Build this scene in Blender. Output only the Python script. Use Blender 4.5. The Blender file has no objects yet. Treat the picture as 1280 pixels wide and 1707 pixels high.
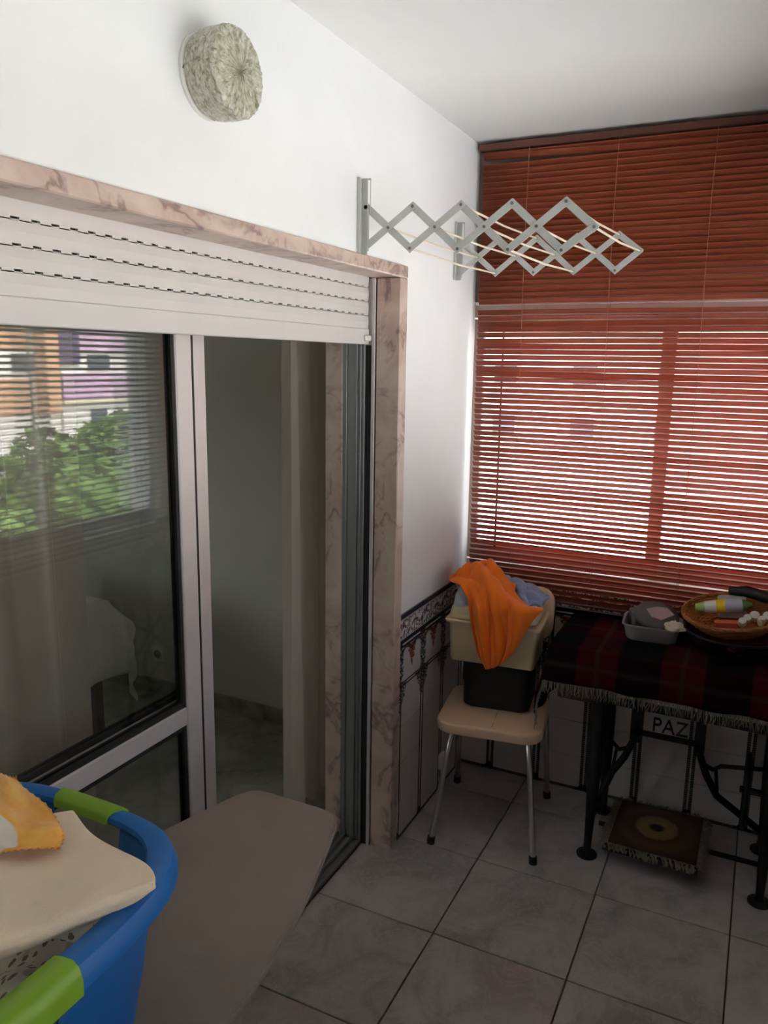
import bpy, bmesh, math, random
import numpy as np
from mathutils import Matrix, Vector

random.seed(7); rng = np.random.default_rng(7)
scn = bpy.context.scene
COL = scn.collection
pi = math.pi

# ------------------------------------------------------------------ camera
F, YAW, PITCH, ROLL = 1307.373, 0.4515769, 0.1903967, 0.0153994
CAM = np.array([1.07095, -3.00125, 1.712])
_f = np.array([-math.sin(YAW)*math.cos(PITCH), math.cos(YAW)*math.cos(PITCH), -math.sin(PITCH)])
_r0 = np.array([math.cos(YAW), math.sin(YAW), 0.0]); _u0 = np.cross(_r0, _f)
_r = _r0*math.cos(ROLL)+_u0*math.sin(ROLL); _u = -_r0*math.sin(ROLL)+_u0*math.cos(ROLL)
cd = bpy.data.cameras.new('camera'); cam = bpy.data.objects.new('camera', cd); COL.objects.link(cam)
cd.sensor_fit = 'VERTICAL'; cd.sensor_height = 36.0; cd.lens = F/1707*36; cd.clip_start = .02; cd.clip_end = 500
M = Matrix.Identity(4)
for i in range(3):
    M[i][0], M[i][1], M[i][2], M[i][3] = _r[i], _u[i], -_f[i], CAM[i]
cam.matrix_world = M
scn.camera = cam
def _ray(px, py): return _f+_r*(px-640)/F-_u*(py-853.5)/F
def at(px, py, ax, val):                       # photo pixel -> point on a known plane (ax 0,1,2)
    d = _ray(px, py); t = (val-CAM[ax])/d[ax]; return CAM+t*d
def ax_(px, py, v): return at(px, py, 0, v)
def ay(px, py, v): return at(px, py, 1, v)
def az(px, py, v): return at(px, py, 2, v)

# ------------------------------------------------------------------ view, world, sun
vs = scn.view_settings
vs.view_transform = 'Standard'; vs.look = 'None'; vs.gamma = 1.0; vs.use_curve_mapping = False
vs.exposure = 1.26
scn.cycles.use_denoising = True
scn.cycles.max_bounces = 14; scn.cycles.diffuse_bounces = 7; scn.cycles.glossy_bounces = 5
scn.cycles.transparent_max_bounces = 40; scn.cycles.sample_clamp_indirect = 6.0
scn.cycles.caustics_reflective = False; scn.cycles.caustics_refractive = False

W, H = 1.275, 2.515                             # room width and height
SILL, HEAD = 0.845, 1.93

world = bpy.data.worlds.new('world'); scn.world = world; world.use_nodes = True
wn = world.node_tree; wn.nodes.clear()
sky = wn.nodes.new('ShaderNodeTexSky'); sky.sky_type = 'NISHITA'; sky.sun_disc = False
sky.sun_elevation = math.radians(52); sky.sun_rotation = math.radians(-65); sky.air_density = 1.0; sky.dust_density = 4.0
bg = wn.nodes.new('ShaderNodeBackground'); bg.inputs['Strength'].default_value = 0.55
wo = wn.nodes.new('ShaderNodeOutputWorld')
hs = wn.nodes.new('ShaderNodeHueSaturation'); hs.inputs['Saturation'].default_value = .4
wn.links.new(sky.outputs[0], hs.inputs['Color']); wn.links.new(hs.outputs[0], bg.inputs[0]); wn.links.new(bg.outputs[0], wo.inputs[0])
sl = bpy.data.lights.new('sun', 'SUN'); sl.energy = 9.0; sl.angle = math.radians(1.0); sl.color = (1, .97, .94)
sun = bpy.data.objects.new('sun', sl); COL.objects.link(sun)
sun.rotation_euler = Vector((.62, .35, -.85)).to_track_quat('-Z', 'Y').to_euler(); sun.location = (-20, -12, 30)
def portal(name, loc, rot, sx, sy):
    l = bpy.data.lights.new(name, 'AREA'); l.shape = 'RECTANGLE'; l.size = sx; l.size_y = sy; l.cycles.is_portal = True
    o = bpy.data.objects.new(name, l); o.location = loc; o.rotation_euler = rot; COL.objects.link(o)
portal('window_portal', (W+.13, -1.53, 1.55), (0, math.radians(90), 0), 1.45, 3.1)
portal('window_portal', (-2.175, -3.53, 1.55), (math.radians(90), 0, 0), .95, .9)  # samples sky through the opening added to light the bedroom
portal('window_portal', (.67, .13, 1.4), (math.radians(-90), 0, 0), 1.3, 1.1)

# ------------------------------------------------------------------ materials
def lin(c):
    if isinstance(c, str):
        c = tuple(int(c[i:i+2], 16) for i in (1, 3, 5))
    return tuple((x/255/12.92 if x/255 <= .04045 else ((x/255+.055)/1.055)**2.4) for x in c)+(1.0,)
class G:
    """tiny node-graph helper"""
    def __init__(s, name):
        s.m = bpy.data.materials.new(name); s.m.use_nodes = True; s.nt = s.m.node_tree
        s.b = s.nt.nodes['Principled BSDF']; s.out = s.nt.nodes['Material Output']; s._tc = None
    def n(s, t, **k):
        x = s.nt.nodes.new(t)
        for a, v in k.items(): setattr(x, a, v)
        return x
    def put(s, sock, v):
        if isinstance(v, bpy.types.NodeSocket): s.nt.links.new(v, sock)
        elif v is not None:
            if hasattr(sock.default_value, '__len__') and not hasattr(v, '__len__'): v = (v,)*len(sock.default_value)
            sock.default_value = v if not hasattr(v, '__len__') else tuple(v)[:len(sock.default_value)]
    def tc(s, k='Object'):
        if s._tc is None: s._tc = s.n('ShaderNodeTexCoord')
        return s._tc.outputs[k]
    def math(s, op, a, b=None, c=None):
        x = s.n('ShaderNodeMath', operation=op); s.put(x.inputs[0], a)
        if b is not None: s.put(x.inputs[1], b)
        if c is not None: s.put(x.inputs[2], c)
        return x.outputs[0]
    def sep(s, v):
        x = s.n('ShaderNodeSeparateXYZ'); s.put(x.inputs[0], v); return x.outputs
    def vec(s, op, a, b):
        x = s.n('ShaderNodeVectorMath', operation=op); s.put(x.inputs[0], a); s.put(x.inputs[1], b); return x.outputs[0]
    def noise(s, v, sc, det=4, rough=.55, dist=0):
        x = s.n('ShaderNodeTexNoise'); s.put(x.inputs['Vector'], v); x.inputs['Scale'].default_value = sc
        x.inputs['Detail'].default_value = det; x.inputs['Roughness'].default_value = rough; x.inputs['Distortion'].default_value = dist
        return x.outputs['Fac']
    def voro(s, v, sc, feat='F1', out='Distance'):
        x = s.n('ShaderNodeTexVoronoi', feature=feat); s.put(x.inputs['Vector'], v); x.inputs['Scale'].default_value = sc; return x.outputs[out]
    def ramp(s, f, stops):
        x = s.n('ShaderNodeValToRGB'); s.put(x.inputs[0], f); e = x.color_ramp.elements
        while len(e) < len(stops): e.new(.5)
        for i, (p, c) in enumerate(stops): e[i].position = p; e[i].color = c
        return x.outputs[0]
    def step(s, f, a, b):                        # smooth 0..1 between a and b
        x = s.n('ShaderNodeMapRange', interpolation_type='SMOOTHSTEP'); s.put(x.inputs[0], f); x.inputs[1].default_value = a; x.inputs[2].default_value = b
        return x.outputs[0]
    def mix(s, f, a, b):
        x = s.n('ShaderNodeMix', data_type='RGBA'); s.put(x.inputs[0], f); s.put(x.inputs[6], a); s.put(x.inputs[7], b); return x.outputs[2]
    def bump(s, h, st=.3, d=.01):
        x = s.n('ShaderNodeBump'); x.inputs['Strength'].default_value = st; x.inputs['Distance'].default_value = d; s.put(x.inputs['Height'], h)
        s.nt.links.new(x.outputs[0], s.b.inputs['Normal']); return x.outputs[0]
    def set(s, **k):
        for a, v in k.items(): s.put(s.b.inputs[a.replace('_', ' ')], v)
        return s.m
def plain(name, c, rough=.5, metal=0, var=.08, scale=30, bump=0, spec=.5, **k):
    g = G(name); c = lin(c)
    if var:
        f = g.noise(g.tc(), scale, 5)
        col = g.ramp(f, [(.3, tuple(x*(1-var) for x in c[:3])+(1,)), (.7, tuple(min(1, x*(1+var)) for x in c[:3])+(1,))])
    else: col = c
    if bump: g.bump(g.noise(g.tc(), scale*3, 4), bump, .004)
    return g.set(Base_Color=col, Roughness=rough, Metallic=metal, **{'Specular IOR Level': spec}, **k)
def marble(name, base, dark, vein, sc=6, rough=.25, veins=.55):
    g = G(name); v = g.tc()
    w = g.noise(v, sc, 5, .6, .6); n2 = g.noise(v, sc*.55, 4, .55, .9); n3 = g.noise(v, sc*3.2, 5, .6)
    c1 = g.mix(g.step(w, .35, .68), lin(base), lin(dark))
    vv = g.math('ABSOLUTE', g.math('SUBTRACT', g.math('ADD', n2, g.math('MULTIPLY', g.math('SUBTRACT', n3, .5), .10)), .5))
    c2 = g.mix(g.math('MULTIPLY', g.step(vv, .035, 0.0), g.math('MULTIPLY', g.step(w, .38, .60), veins)), c1, lin(vein))
    return g.set(Base_Color=c2, Roughness=rough)

MAT = {}
def build_mats():
    g = G('white_plaster'); f = g.noise(g.tc(), 2.5, 4)
    g.bump(g.noise(g.tc(), 55, 5), .12, .003)
    MAT['wall'] = g.set(Base_Color=g.ramp(f, [(.3, lin((226, 226, 223))), (.7, lin((233, 233, 230)))]), Roughness=.85, **{'Specular IOR Level': .2})
    MAT['ceiling'] = plain('white_ceiling', (232, 232, 228), .9, var=.02, scale=3, spec=.2)
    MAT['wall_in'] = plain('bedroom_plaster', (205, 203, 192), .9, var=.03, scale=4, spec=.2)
    MAT['wall_dark'] = plain('grey_plaster', (150, 150, 148), .9, var=.05, scale=8)
    MAT['marble'] = marble('pink_marble', (204, 184, 168), (180, 156, 142), (118, 92, 88), 7, .35, .7)
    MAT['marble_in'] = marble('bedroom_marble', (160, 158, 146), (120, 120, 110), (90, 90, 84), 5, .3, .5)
    # floor tile
    g = G('floor_tile_marble'); oi = g.n('ShaderNodeObjectInfo')
    off = g.n('ShaderNodeCombineXYZ'); g.put(off.inputs[0], g.math('MULTIPLY', oi.outputs['Random'], 37.0)); g.put(off.inputs[1], g.math('MULTIPLY', oi.outputs['Random'], 91.0))
    v = g.vec('ADD', g.tc(), off.outputs[0])
    a = g.noise(v, 5, 6, .6, .8); b = g.noise(v, 3.2, 5, .55, .5); c = g.noise(v, 9, 8, .65, 1.6)
    col = g.mix(g.step(a, .38, .66), lin((190, 184, 180)), lin((156, 152, 150)))
    col = g.mix(g.math('MULTIPLY', g.step(b, .55, .72), .5), col, lin((182, 152, 147)))
    vv = g.math('ABSOLUTE', g.math('SUBTRACT', c, .5))
    col = g.mix(g.math('MULTIPLY', g.step(vv, .025, 0.0), .45), col, lin((200, 197, 194)))
    MAT['floor'] = g.set(Base_Color=col, Roughness=.28)
    MAT['grout'] = plain('grey_grout', (112, 106, 100), .9, var=.1, scale=60)
    MAT['grout_w'] = plain('white_grout', (186, 184, 180), .9, var=.06, scale=60)
    MAT['alu'] = plain('pale_aluminium', (206, 198, 196), .42, .25, var=.03, scale=15)
    MAT['alu_grey'] = plain('grey_aluminium', (140, 142, 140), .4, .5, var=.04, scale=15)
    MAT['alu_white'] = plain('white_lacquer', (222, 220, 216), .4, 0, var=.03, scale=10)
    MAT['shutter'] = plain('shutter_white', (208, 203, 197), .45, 0, var=.03, scale=6)
    MAT['rubber'] = plain('black_rubber', (22, 21, 20), .6, var=.1)
    MAT['dark'] = plain('dark_recess', (18, 17, 16), .8, var=0)
    MAT['iron'] = plain('black_cast_iron', (24, 26, 27), .5, .3, var=.2, scale=40, bump=.2)
    MAT['chrome'] = plain('worn_chrome', (200, 200, 198), .22, 1.0, var=.06, scale=20)
    MAT['rack'] = plain('grey_enamel', (188, 189, 182), .4, .15, var=.05, scale=25)
    MAT['rod'] = plain('cream_cord', (214, 200, 176), .5, var=.06)
    MAT['screw'] = plain('dull_steel', (120, 120, 116), .4, .8, var=.1)
    # blind slats: mahogany coloured plastic, a little light comes through, pinkish to imitate glare
    g = G('mahogany_slat'); st = g.vec('MULTIPLY', g.tc(), (3, 60, 60)); oi = g.n('ShaderNodeObjectInfo')
    f = g.noise(g.vec('ADD', st, g.math('MULTIPLY', oi.outputs['Random'], 50.0)), 4, 6, .6)
    col = g.ramp(f, [(.25, lin((128, 58, 36))), (.5, lin((154, 76, 48))), (.8, lin((172, 94, 62)))])
    g.set(Base_Color=col, Roughness=.42)
    tr = g.n('ShaderNodeBsdfTranslucent'); tr.inputs[0].default_value = lin((206, 140, 130)); mx = g.n('ShaderNodeMixShader'); mx.inputs[0].default_value = .30
    g.nt.links.new(g.b.outputs[0], mx.inputs[1]); g.nt.links.new(tr.outputs[0], mx.inputs[2]); g.nt.links.new(mx.outputs[0], g.out.inputs[0])
    MAT['slat'] = g.m
    MAT['headrail'] = plain('brown_headrail', (96, 56, 42), .5, .1, var=.08)
    MAT['slat_grey'] = plain('grey_slat', (120, 116, 108), .5, var=.05)
    MAT['cord'] = plain('blind_cord', (170, 110, 84), .8, var=.1)
    # glass: clear with its natural surface reflection
    def glass(name, tint, rough=0.0, ior=1.5):
        g = G(name); t = g.n('ShaderNodeBsdfTransparent'); t.inputs[0].default_value = tint
        gl = g.n('ShaderNodeBsdfGlossy'); gl.inputs['Roughness'].default_value = rough; fr = g.n('ShaderNodeFresnel'); ge = g.n('ShaderNodeNewGeometry')
        g.put(fr.inputs[0], g.math('ADD', ior, g.math('MULTIPLY', ge.outputs['Backfacing'], 1/ior-ior)))   # same reflection from either face of the pane
        mx = g.n('ShaderNodeMixShader'); g.nt.links.new(fr.outputs[0], mx.inputs[0]); g.nt.links.new(t.outputs[0], mx.inputs[1]); g.nt.links.new(gl.outputs[0], mx.inputs[2])
        g.nt.links.new(mx.outputs[0], g.out.inputs[0]); return g.m
    MAT['glass'] = glass('door_glass', (.93, .94, .93, 1))
    MAT['glass_win'] = glass('window_glass', (.97, .98, .98, 1))
    # sheer curtain
    g = G('sheer_curtain'); g.set(Base_Color=lin((222, 210, 198)), Roughness=.9)
    t = g.n('ShaderNodeBsdfTransparent'); tl = g.n('ShaderNodeBsdfTranslucent'); tl.inputs[0].default_value = lin((222, 210, 198))
    m1 = g.n('ShaderNodeMixShader'); m1.inputs[0].default_value = .35; m2 = g.n('ShaderNodeMixShader'); m2.inputs[0].default_value = .92
    g.nt.links.new(g.b.outputs[0], m1.inputs[1]); g.nt.links.new(tl.outputs[0], m1.inputs[2])
    g.nt.links.new(t.outputs[0], m2.inputs[1]); g.nt.links.new(m1.outputs[0], m2.inputs[2]); g.nt.links.new(m2.outputs[0], g.out.inputs[0])
    MAT['sheer'] = g.m
    def fabric(name, c, var=.08, rough=.95, sc=90, bump=.35, sheen=.2):
        g = G(name); c4 = lin(c); f = g.noise(g.tc(), 14, 5)
        g.bump(g.noise(g.tc(), sc*6, 3), bump, .0015)
        return g.set(Base_Color=g.ramp(f, [(.3, tuple(x*(1-var) for x in c4[:3])+(1,)), (.7, tuple(min(1, x*(1+var)) for x in c4[:3])+(1,))]), Roughness=rough, **{'Sheen Weight': sheen, 'Specular IOR Level': .15})
    MAT['orange'] = fabric('orange_cotton', (238, 118, 30), .07)
    MAT['bluecloth'] = fabric('blue_grey_cotton', (140, 152, 186), .08)
    MAT['greycloth'] = fabric('pale_grey_cotton', (178, 182, 194), .06)
    MAT['cream'] = fabric('cream_linen', (242, 222, 194), .04)
    MAT['beige'] = fabric('beige_cloth', (214, 202, 176), .1)
    MAT['whitecloth'] = fabric('white_damask', (214, 208, 192), .06)
    MAT['board'] = fabric('taupe_ironing_cover', (148, 133, 121), .05, sc=120)
    MAT['piping'] = fabric('pale_piping', (150, 136, 124), .05)
    MAT['vinyl'] = plain('cream_vinyl', (222, 188, 156), .42, var=.04, scale=12, bump=.05)
    MAT['seam'] = plain('dark_seam', (92, 70, 56), .8, var=.05)
    MAT['cream_plastic'] = plain('aged_cream_plastic', (214, 198, 158), .45, var=.05, scale=8)
    MAT['black_plastic'] = plain('black_plastic', (18, 22, 22), .5, var=.1)
    MAT['blue_plastic'] = plain('blue_plastic', (8, 102, 178), .42, var=.03, scale=8)
    MAT['green_plastic'] = plain('lime_plastic', (126, 170, 36), .42, var=.03, scale=8)
    MAT['white_plastic'] = plain('white_plastic', (226, 224, 214), .4, var=.02)
    MAT['wood_dark'] = plain('dark_wood', (66, 42, 28), .5, var=.25, scale=12)
    MAT['wicker'] = plain('wicker', (176, 112, 58), .6, var=.25, scale=60, bump=.3)
    # yellow napkin
    g = G('yellow_napkin_print'); uv = g.tc('UV'); s = g.sep(uv)
    base = g.ramp(g.noise(uv, 7, 6), [(.3, lin((242, 160, 52))), (.7, lin((252, 200, 104)))])
    d1 = g.vec('DISTANCE', uv, (.30, .36, 0)) if False else None
    dist = g.n('ShaderNodeVectorMath', operation='DISTANCE'); g.put(dist.inputs[0], uv); dist.inputs[1].default_value = (.38, .30, 0)
    dd = g.math('ADD', dist.outputs['Value'], g.math('MULTIPLY', g.math('SUBTRACT', g.noise(uv, 6, 3), .5), .06))
    col = g.mix(g.step(dd, .30, .27), base, lin((236, 226, 208))); col = g.mix(g.step(dd, .13, .10), col, lin((226, 176, 96)))
    col = g.mix(g.step(dd, .08, .06), col, lin((240, 210, 140)))
    edge = g.math('MAXIMUM', g.math('ABSOLUTE', g.math('SUBTRACT', s[0], .5)), g.math('ABSOLUTE', g.math('SUBTRACT', s[1], .5)))
    col = g.mix(g.math('MULTIPLY', g.step(edge, .46, .49), .6), col, lin((196, 120, 36)))
    g.bump(g.noise(uv, 160, 3), .4, .002)
    MAT['napkin'] = g.set(Base_Color=col, Roughness=.95, **{'Sheen Weight': .3})
    # printed leaf cloth
    g = G('leaf_print_cloth'); v = g.tc('Object'); w = g.vec('ADD', g.vec('MULTIPLY', v, (120, 62, 62)), g.math('MULTIPLY', g.noise(v, 30, 2), 2.0))
    cell = g.voro(w, 1.0); leaf = g.step(cell, .33, .27)
    tint = g.ramp(g.noise(v, 22, 2), [(.4, lin((74, 58, 44))), (.5, lin((96, 112, 84))), (.6, lin((64, 58, 70)))])
    big = g.step(g.noise(v, 26, 1), .62, .66)
    col = g.mix(g.math('MULTIPLY', leaf, .8), lin((234, 230, 216)), tint); col = g.mix(g.math('MULTIPLY', big, .5), col, lin((128, 142, 116)))
    MAT['leaf_print'] = g.set(Base_Color=col, Roughness=.9)
    # tartan
    g = G('red_tartan_wool'); s = g.sep(g.tc('UV'))
    def band(x, per, off, w): return g.step(g.math('ABSOLUTE', g.math('SUBTRACT', g.math('FRACT', g.math('ADD', g.math('DIVIDE', x, per), off)), .5)), w+.02, w-.02)
    bx = band(s[0], .268, .62, .25); by = band(s[1], .30, .2, .25); lx = band(s[0], .268, .12, .03); ly = band(s[1], .30, .7, .03)
    red = lin((60, 15, 18)); blk = lin((10, 15, 17))
    col = g.mix(g.math('MULTIPLY', g.math('ADD', bx, by), .5), red, blk); col = g.mix(bx, col, g.mix(.35, blk, col))
    col = g.mix(g.math('MULTIPLY', g.math('MAXIMUM', lx, ly), .25), col, lin((60, 70, 60)))
    g.bump(g.noise(g.tc('UV'), 700, 2), .4, .001)
    MAT['tartan'] = g.set(Base_Color=col, Roughness=1.0, **{'Specular IOR Level': .05})
    MAT['fringe'] = fabric('pale_fringe', (128, 120, 106), .15)
    # treadle mat
    g = G('brown_tufted_mat'); s = g.sep(g.tc('Object'))
    r = g.math('SQRT', g.math('ADD', g.math('POWER', g.math('DIVIDE', s[0], .15), 2.0), g.math('POWER', g.math('DIVIDE', s[1], .155), 2.0)))
    r = g.math('ADD', r, g.math('MULTIPLY', g.math('SUBTRACT', g.noise(g.tc(), 25, 3), .5), .12))
    col = g.ramp(r, [(.12, lin((40, 20, 12))), (.2, lin((150, 124, 80))), (.45, lin((140, 112, 74))), (.52, lin((78, 50, 30))), (.8, lin((96, 68, 44))), (1.0, lin((70, 48, 32)))])
    g.bump(g.noise(g.tc(), 260, 3), .8, .006)
    MAT['mat'] = g.set(Base_Color=col, Roughness=1.0)
    # wall lamp glass
    g = G('pressed_glass'); v = g.tc()
    sx = g.sep(v)
    ang = g.math('ARCTAN2', sx[2], sx[1]); rad = g.math('SQRT', g.math('ADD', g.math('MULTIPLY', sx[1], sx[1]), g.math('MULTIPLY', sx[2], sx[2])))
    cv = g.n('ShaderNodeCombineXYZ'); g.put(cv.inputs[0], g.math('MULTIPLY', ang, 1.0)); g.put(cv.inputs[1], g.math('MULTIPLY', rad, 9.0)); g.put(cv.inputs[2], g.math('MULTIPLY', sx[0], 24.0))
    h = g.noise(cv.outputs[0], 7, 3, .55, .8); g.bump(h, 1.0, .008)
    col = g.ramp(h, [(.32, lin((150, 146, 116))), (.48, lin((206, 202, 172))), (.66, lin((240, 238, 220)))])
    MAT['lampglass'] = g.set(Base_Color=col, Roughness=.08, **{'Transmission Weight': .3, 'IOR': 1.45, 'Coat Weight': .6, 'Coat Roughness': .05})
    # dado tiles; local x across, local z up, tile 0.2 x 0.15
    def tile(name, kind):
        g = G(name); v = g.tc(); s = g.sep(v); u = g.math('ABSOLUTE', s[0]); w = s[2]
        white = lin((214, 206, 204)); dk = lin((34, 34, 44)); leafc = lin((44, 52, 48)); col = white
        n1 = g.noise(v, 130, 3, .6); n2 = g.noise(v, 75, 3, .6)
        if kind == 'border':
            fl = g.math('MULTIPLY', g.step(n2, .47, .53), g.step(g.math('ABSOLUTE', g.math('ADD', w, 0.0)), .036, .030))
            col = g.mix(fl, col, g.ramp(n1, [(.4, lin((62, 44, 46))), (.6, lin((128, 104, 104)))]))
            col = g.mix(g.step(w, .036, .038), col, lin((26, 28, 54))); col = g.mix(g.step(w, -.036, -.038), col, lin((26, 28, 54)))
            col = g.mix(g.step(g.math('ABSOLUTE', g.math('SUBTRACT', g.math('ABSOLUTE', w), .034)), .002, .001), col, lin((150, 150, 156)))
        else:
            st = g.math('MULTIPLY', g.step(u, .083, .0845), g.step(u, .0965, .0955))
            rope = g.step(g.math('SINE', g.math('MULTIPLY', w, 700.0)), -.7, .2)
            if kind == 'garland':
                st = g.math('MULTIPLY', g.step(g.math('ADD', u, g.math('MULTIPLY', g.math('SUBTRACT', n2, .5), .06)), .074, .078), g.step(n1, .40, .50))
            else:
                st = g.math('MULTIPLY', st, g.math('ADD', .72, g.math('MULTIPLY', rope, .28)))
            col = g.mix(st, col, g.mix(g.step(n2, .5, .55), dk, leafc))
            if kind == 'garland':
                hw = g.math('MULTIPLY', g.math('ADD', w, .036), .42)
                drop = g.math('MULTIPLY', g.step(g.math('SUBTRACT', g.math('ADD', hw, g.math('MULTIPLY', g.math('SUBTRACT', n2, .5), .03)), u), 0, .003), g.step(w, .062, .055))
                col = g.mix(g.math('MULTIPLY', drop, g.step(n1, .38, .46)), col, g.ramp(n2, [(.4, lin((96, 52, 40))), (.55, lin((176, 96, 66))), (.65, lin((70, 62, 54)))]))
                arc = g.math('ADD', .060, g.math('MULTIPLY', g.math('POWER', g.math('SUBTRACT', u, .045), 2.0), -12.0))
                am = g.step(g.math('ABSOLUTE', g.math('SUBTRACT', g.math('ADD', w, g.math('MULTIPLY', g.math('SUBTRACT', n1, .5), .02)), arc)), .009, .006)
                col = g.mix(g.math('MULTIPLY', am, .9), col, g.mix(g.step(n2, .5, .55), leafc, lin((110, 62, 50))))
                top = g.math('MAXIMUM', g.math('MULTIPLY', g.step(w, .060, .0615), g.step(w, .0705, .0695)), g.math('MULTIPLY', g.step(w, -.066, -.0675), g.step(w, -.0725, -.0715)))
                col = g.mix(top, col, dk)
            if kind in ('upper',):
                col = g.mix(g.math('MULTIPLY', g.step(w, .0655, .067), g.step(w, .0725, .0715)), col, dk)
                orn = g.math('MULTIPLY', g.step(g.math('SUBTRACT', g.math('ADD', g.math('MULTIPLY', w, .6), g.math('MULTIPLY', n2, .06)), g.math('SUBTRACT', .108, u)), 0, .004), 1.0)
                col = g.mix(g.math('MULTIPLY', orn, g.step(n1, .42, .5)), col, leafc)
            if kind == 'bottom':
                col = g.mix(g.math('MULTIPLY', g.step(w, -.058, -.060), g.math('ADD', .6, g.math('MULTIPLY', n1, .5))), col, dk)
                orn = g.step(g.math('SUBTRACT', g.math('SUBTRACT', g.math('MULTIPLY', n2, .05), g.math('MULTIPLY', g.math('ADD', w, .06), .9)), g.math('SUBTRACT', .098, u)), 0, .004)
                col = g.mix(orn, col, lin((30, 26, 26)))
        return g.set(Base_Color=col, Roughness=.22)
    for k in ('border', 'garland', 'upper', 'plain', 'bottom'): MAT['tile_'+k] = tile('azulejo_'+k, k)
    MAT['leaf'] = plain('tree_leaf', (104, 132, 66), .6, var=.35, scale=1.2)
    MAT['bark'] = plain('bark', (84, 68, 52), .9, var=.2)
    MAT['ground'] = plain('pale_paving', (190, 190, 192), .95, var=.1, scale=.3)
    MAT['fac_white'] = plain('facade_white', (232, 228, 220), .9, var=.03, scale=.5)
    MAT['fac_pink'] = plain('facade_mauve', (198, 164, 190), .9, var=.04, scale=.5)
    MAT['fac_red'] = plain('facade_red', (226, 150, 144), .9, var=.04, scale=.5)
    MAT['fac_orange'] = plain('facade_orange', (206, 158, 124), .9, var=.05, scale=.5)
    MAT['fac_dark'] = plain('facade_purple', (84, 72, 108), .9, var=.05, scale=.5)
    MAT['fac_cream'] = plain('facade_cream', (214, 204, 172), .9, var=.04, scale=.5)
    MAT['fac_glass'] = plain('facade_window', (84, 92, 100), .15, var=.05, scale=.5)
build_mats()

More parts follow.
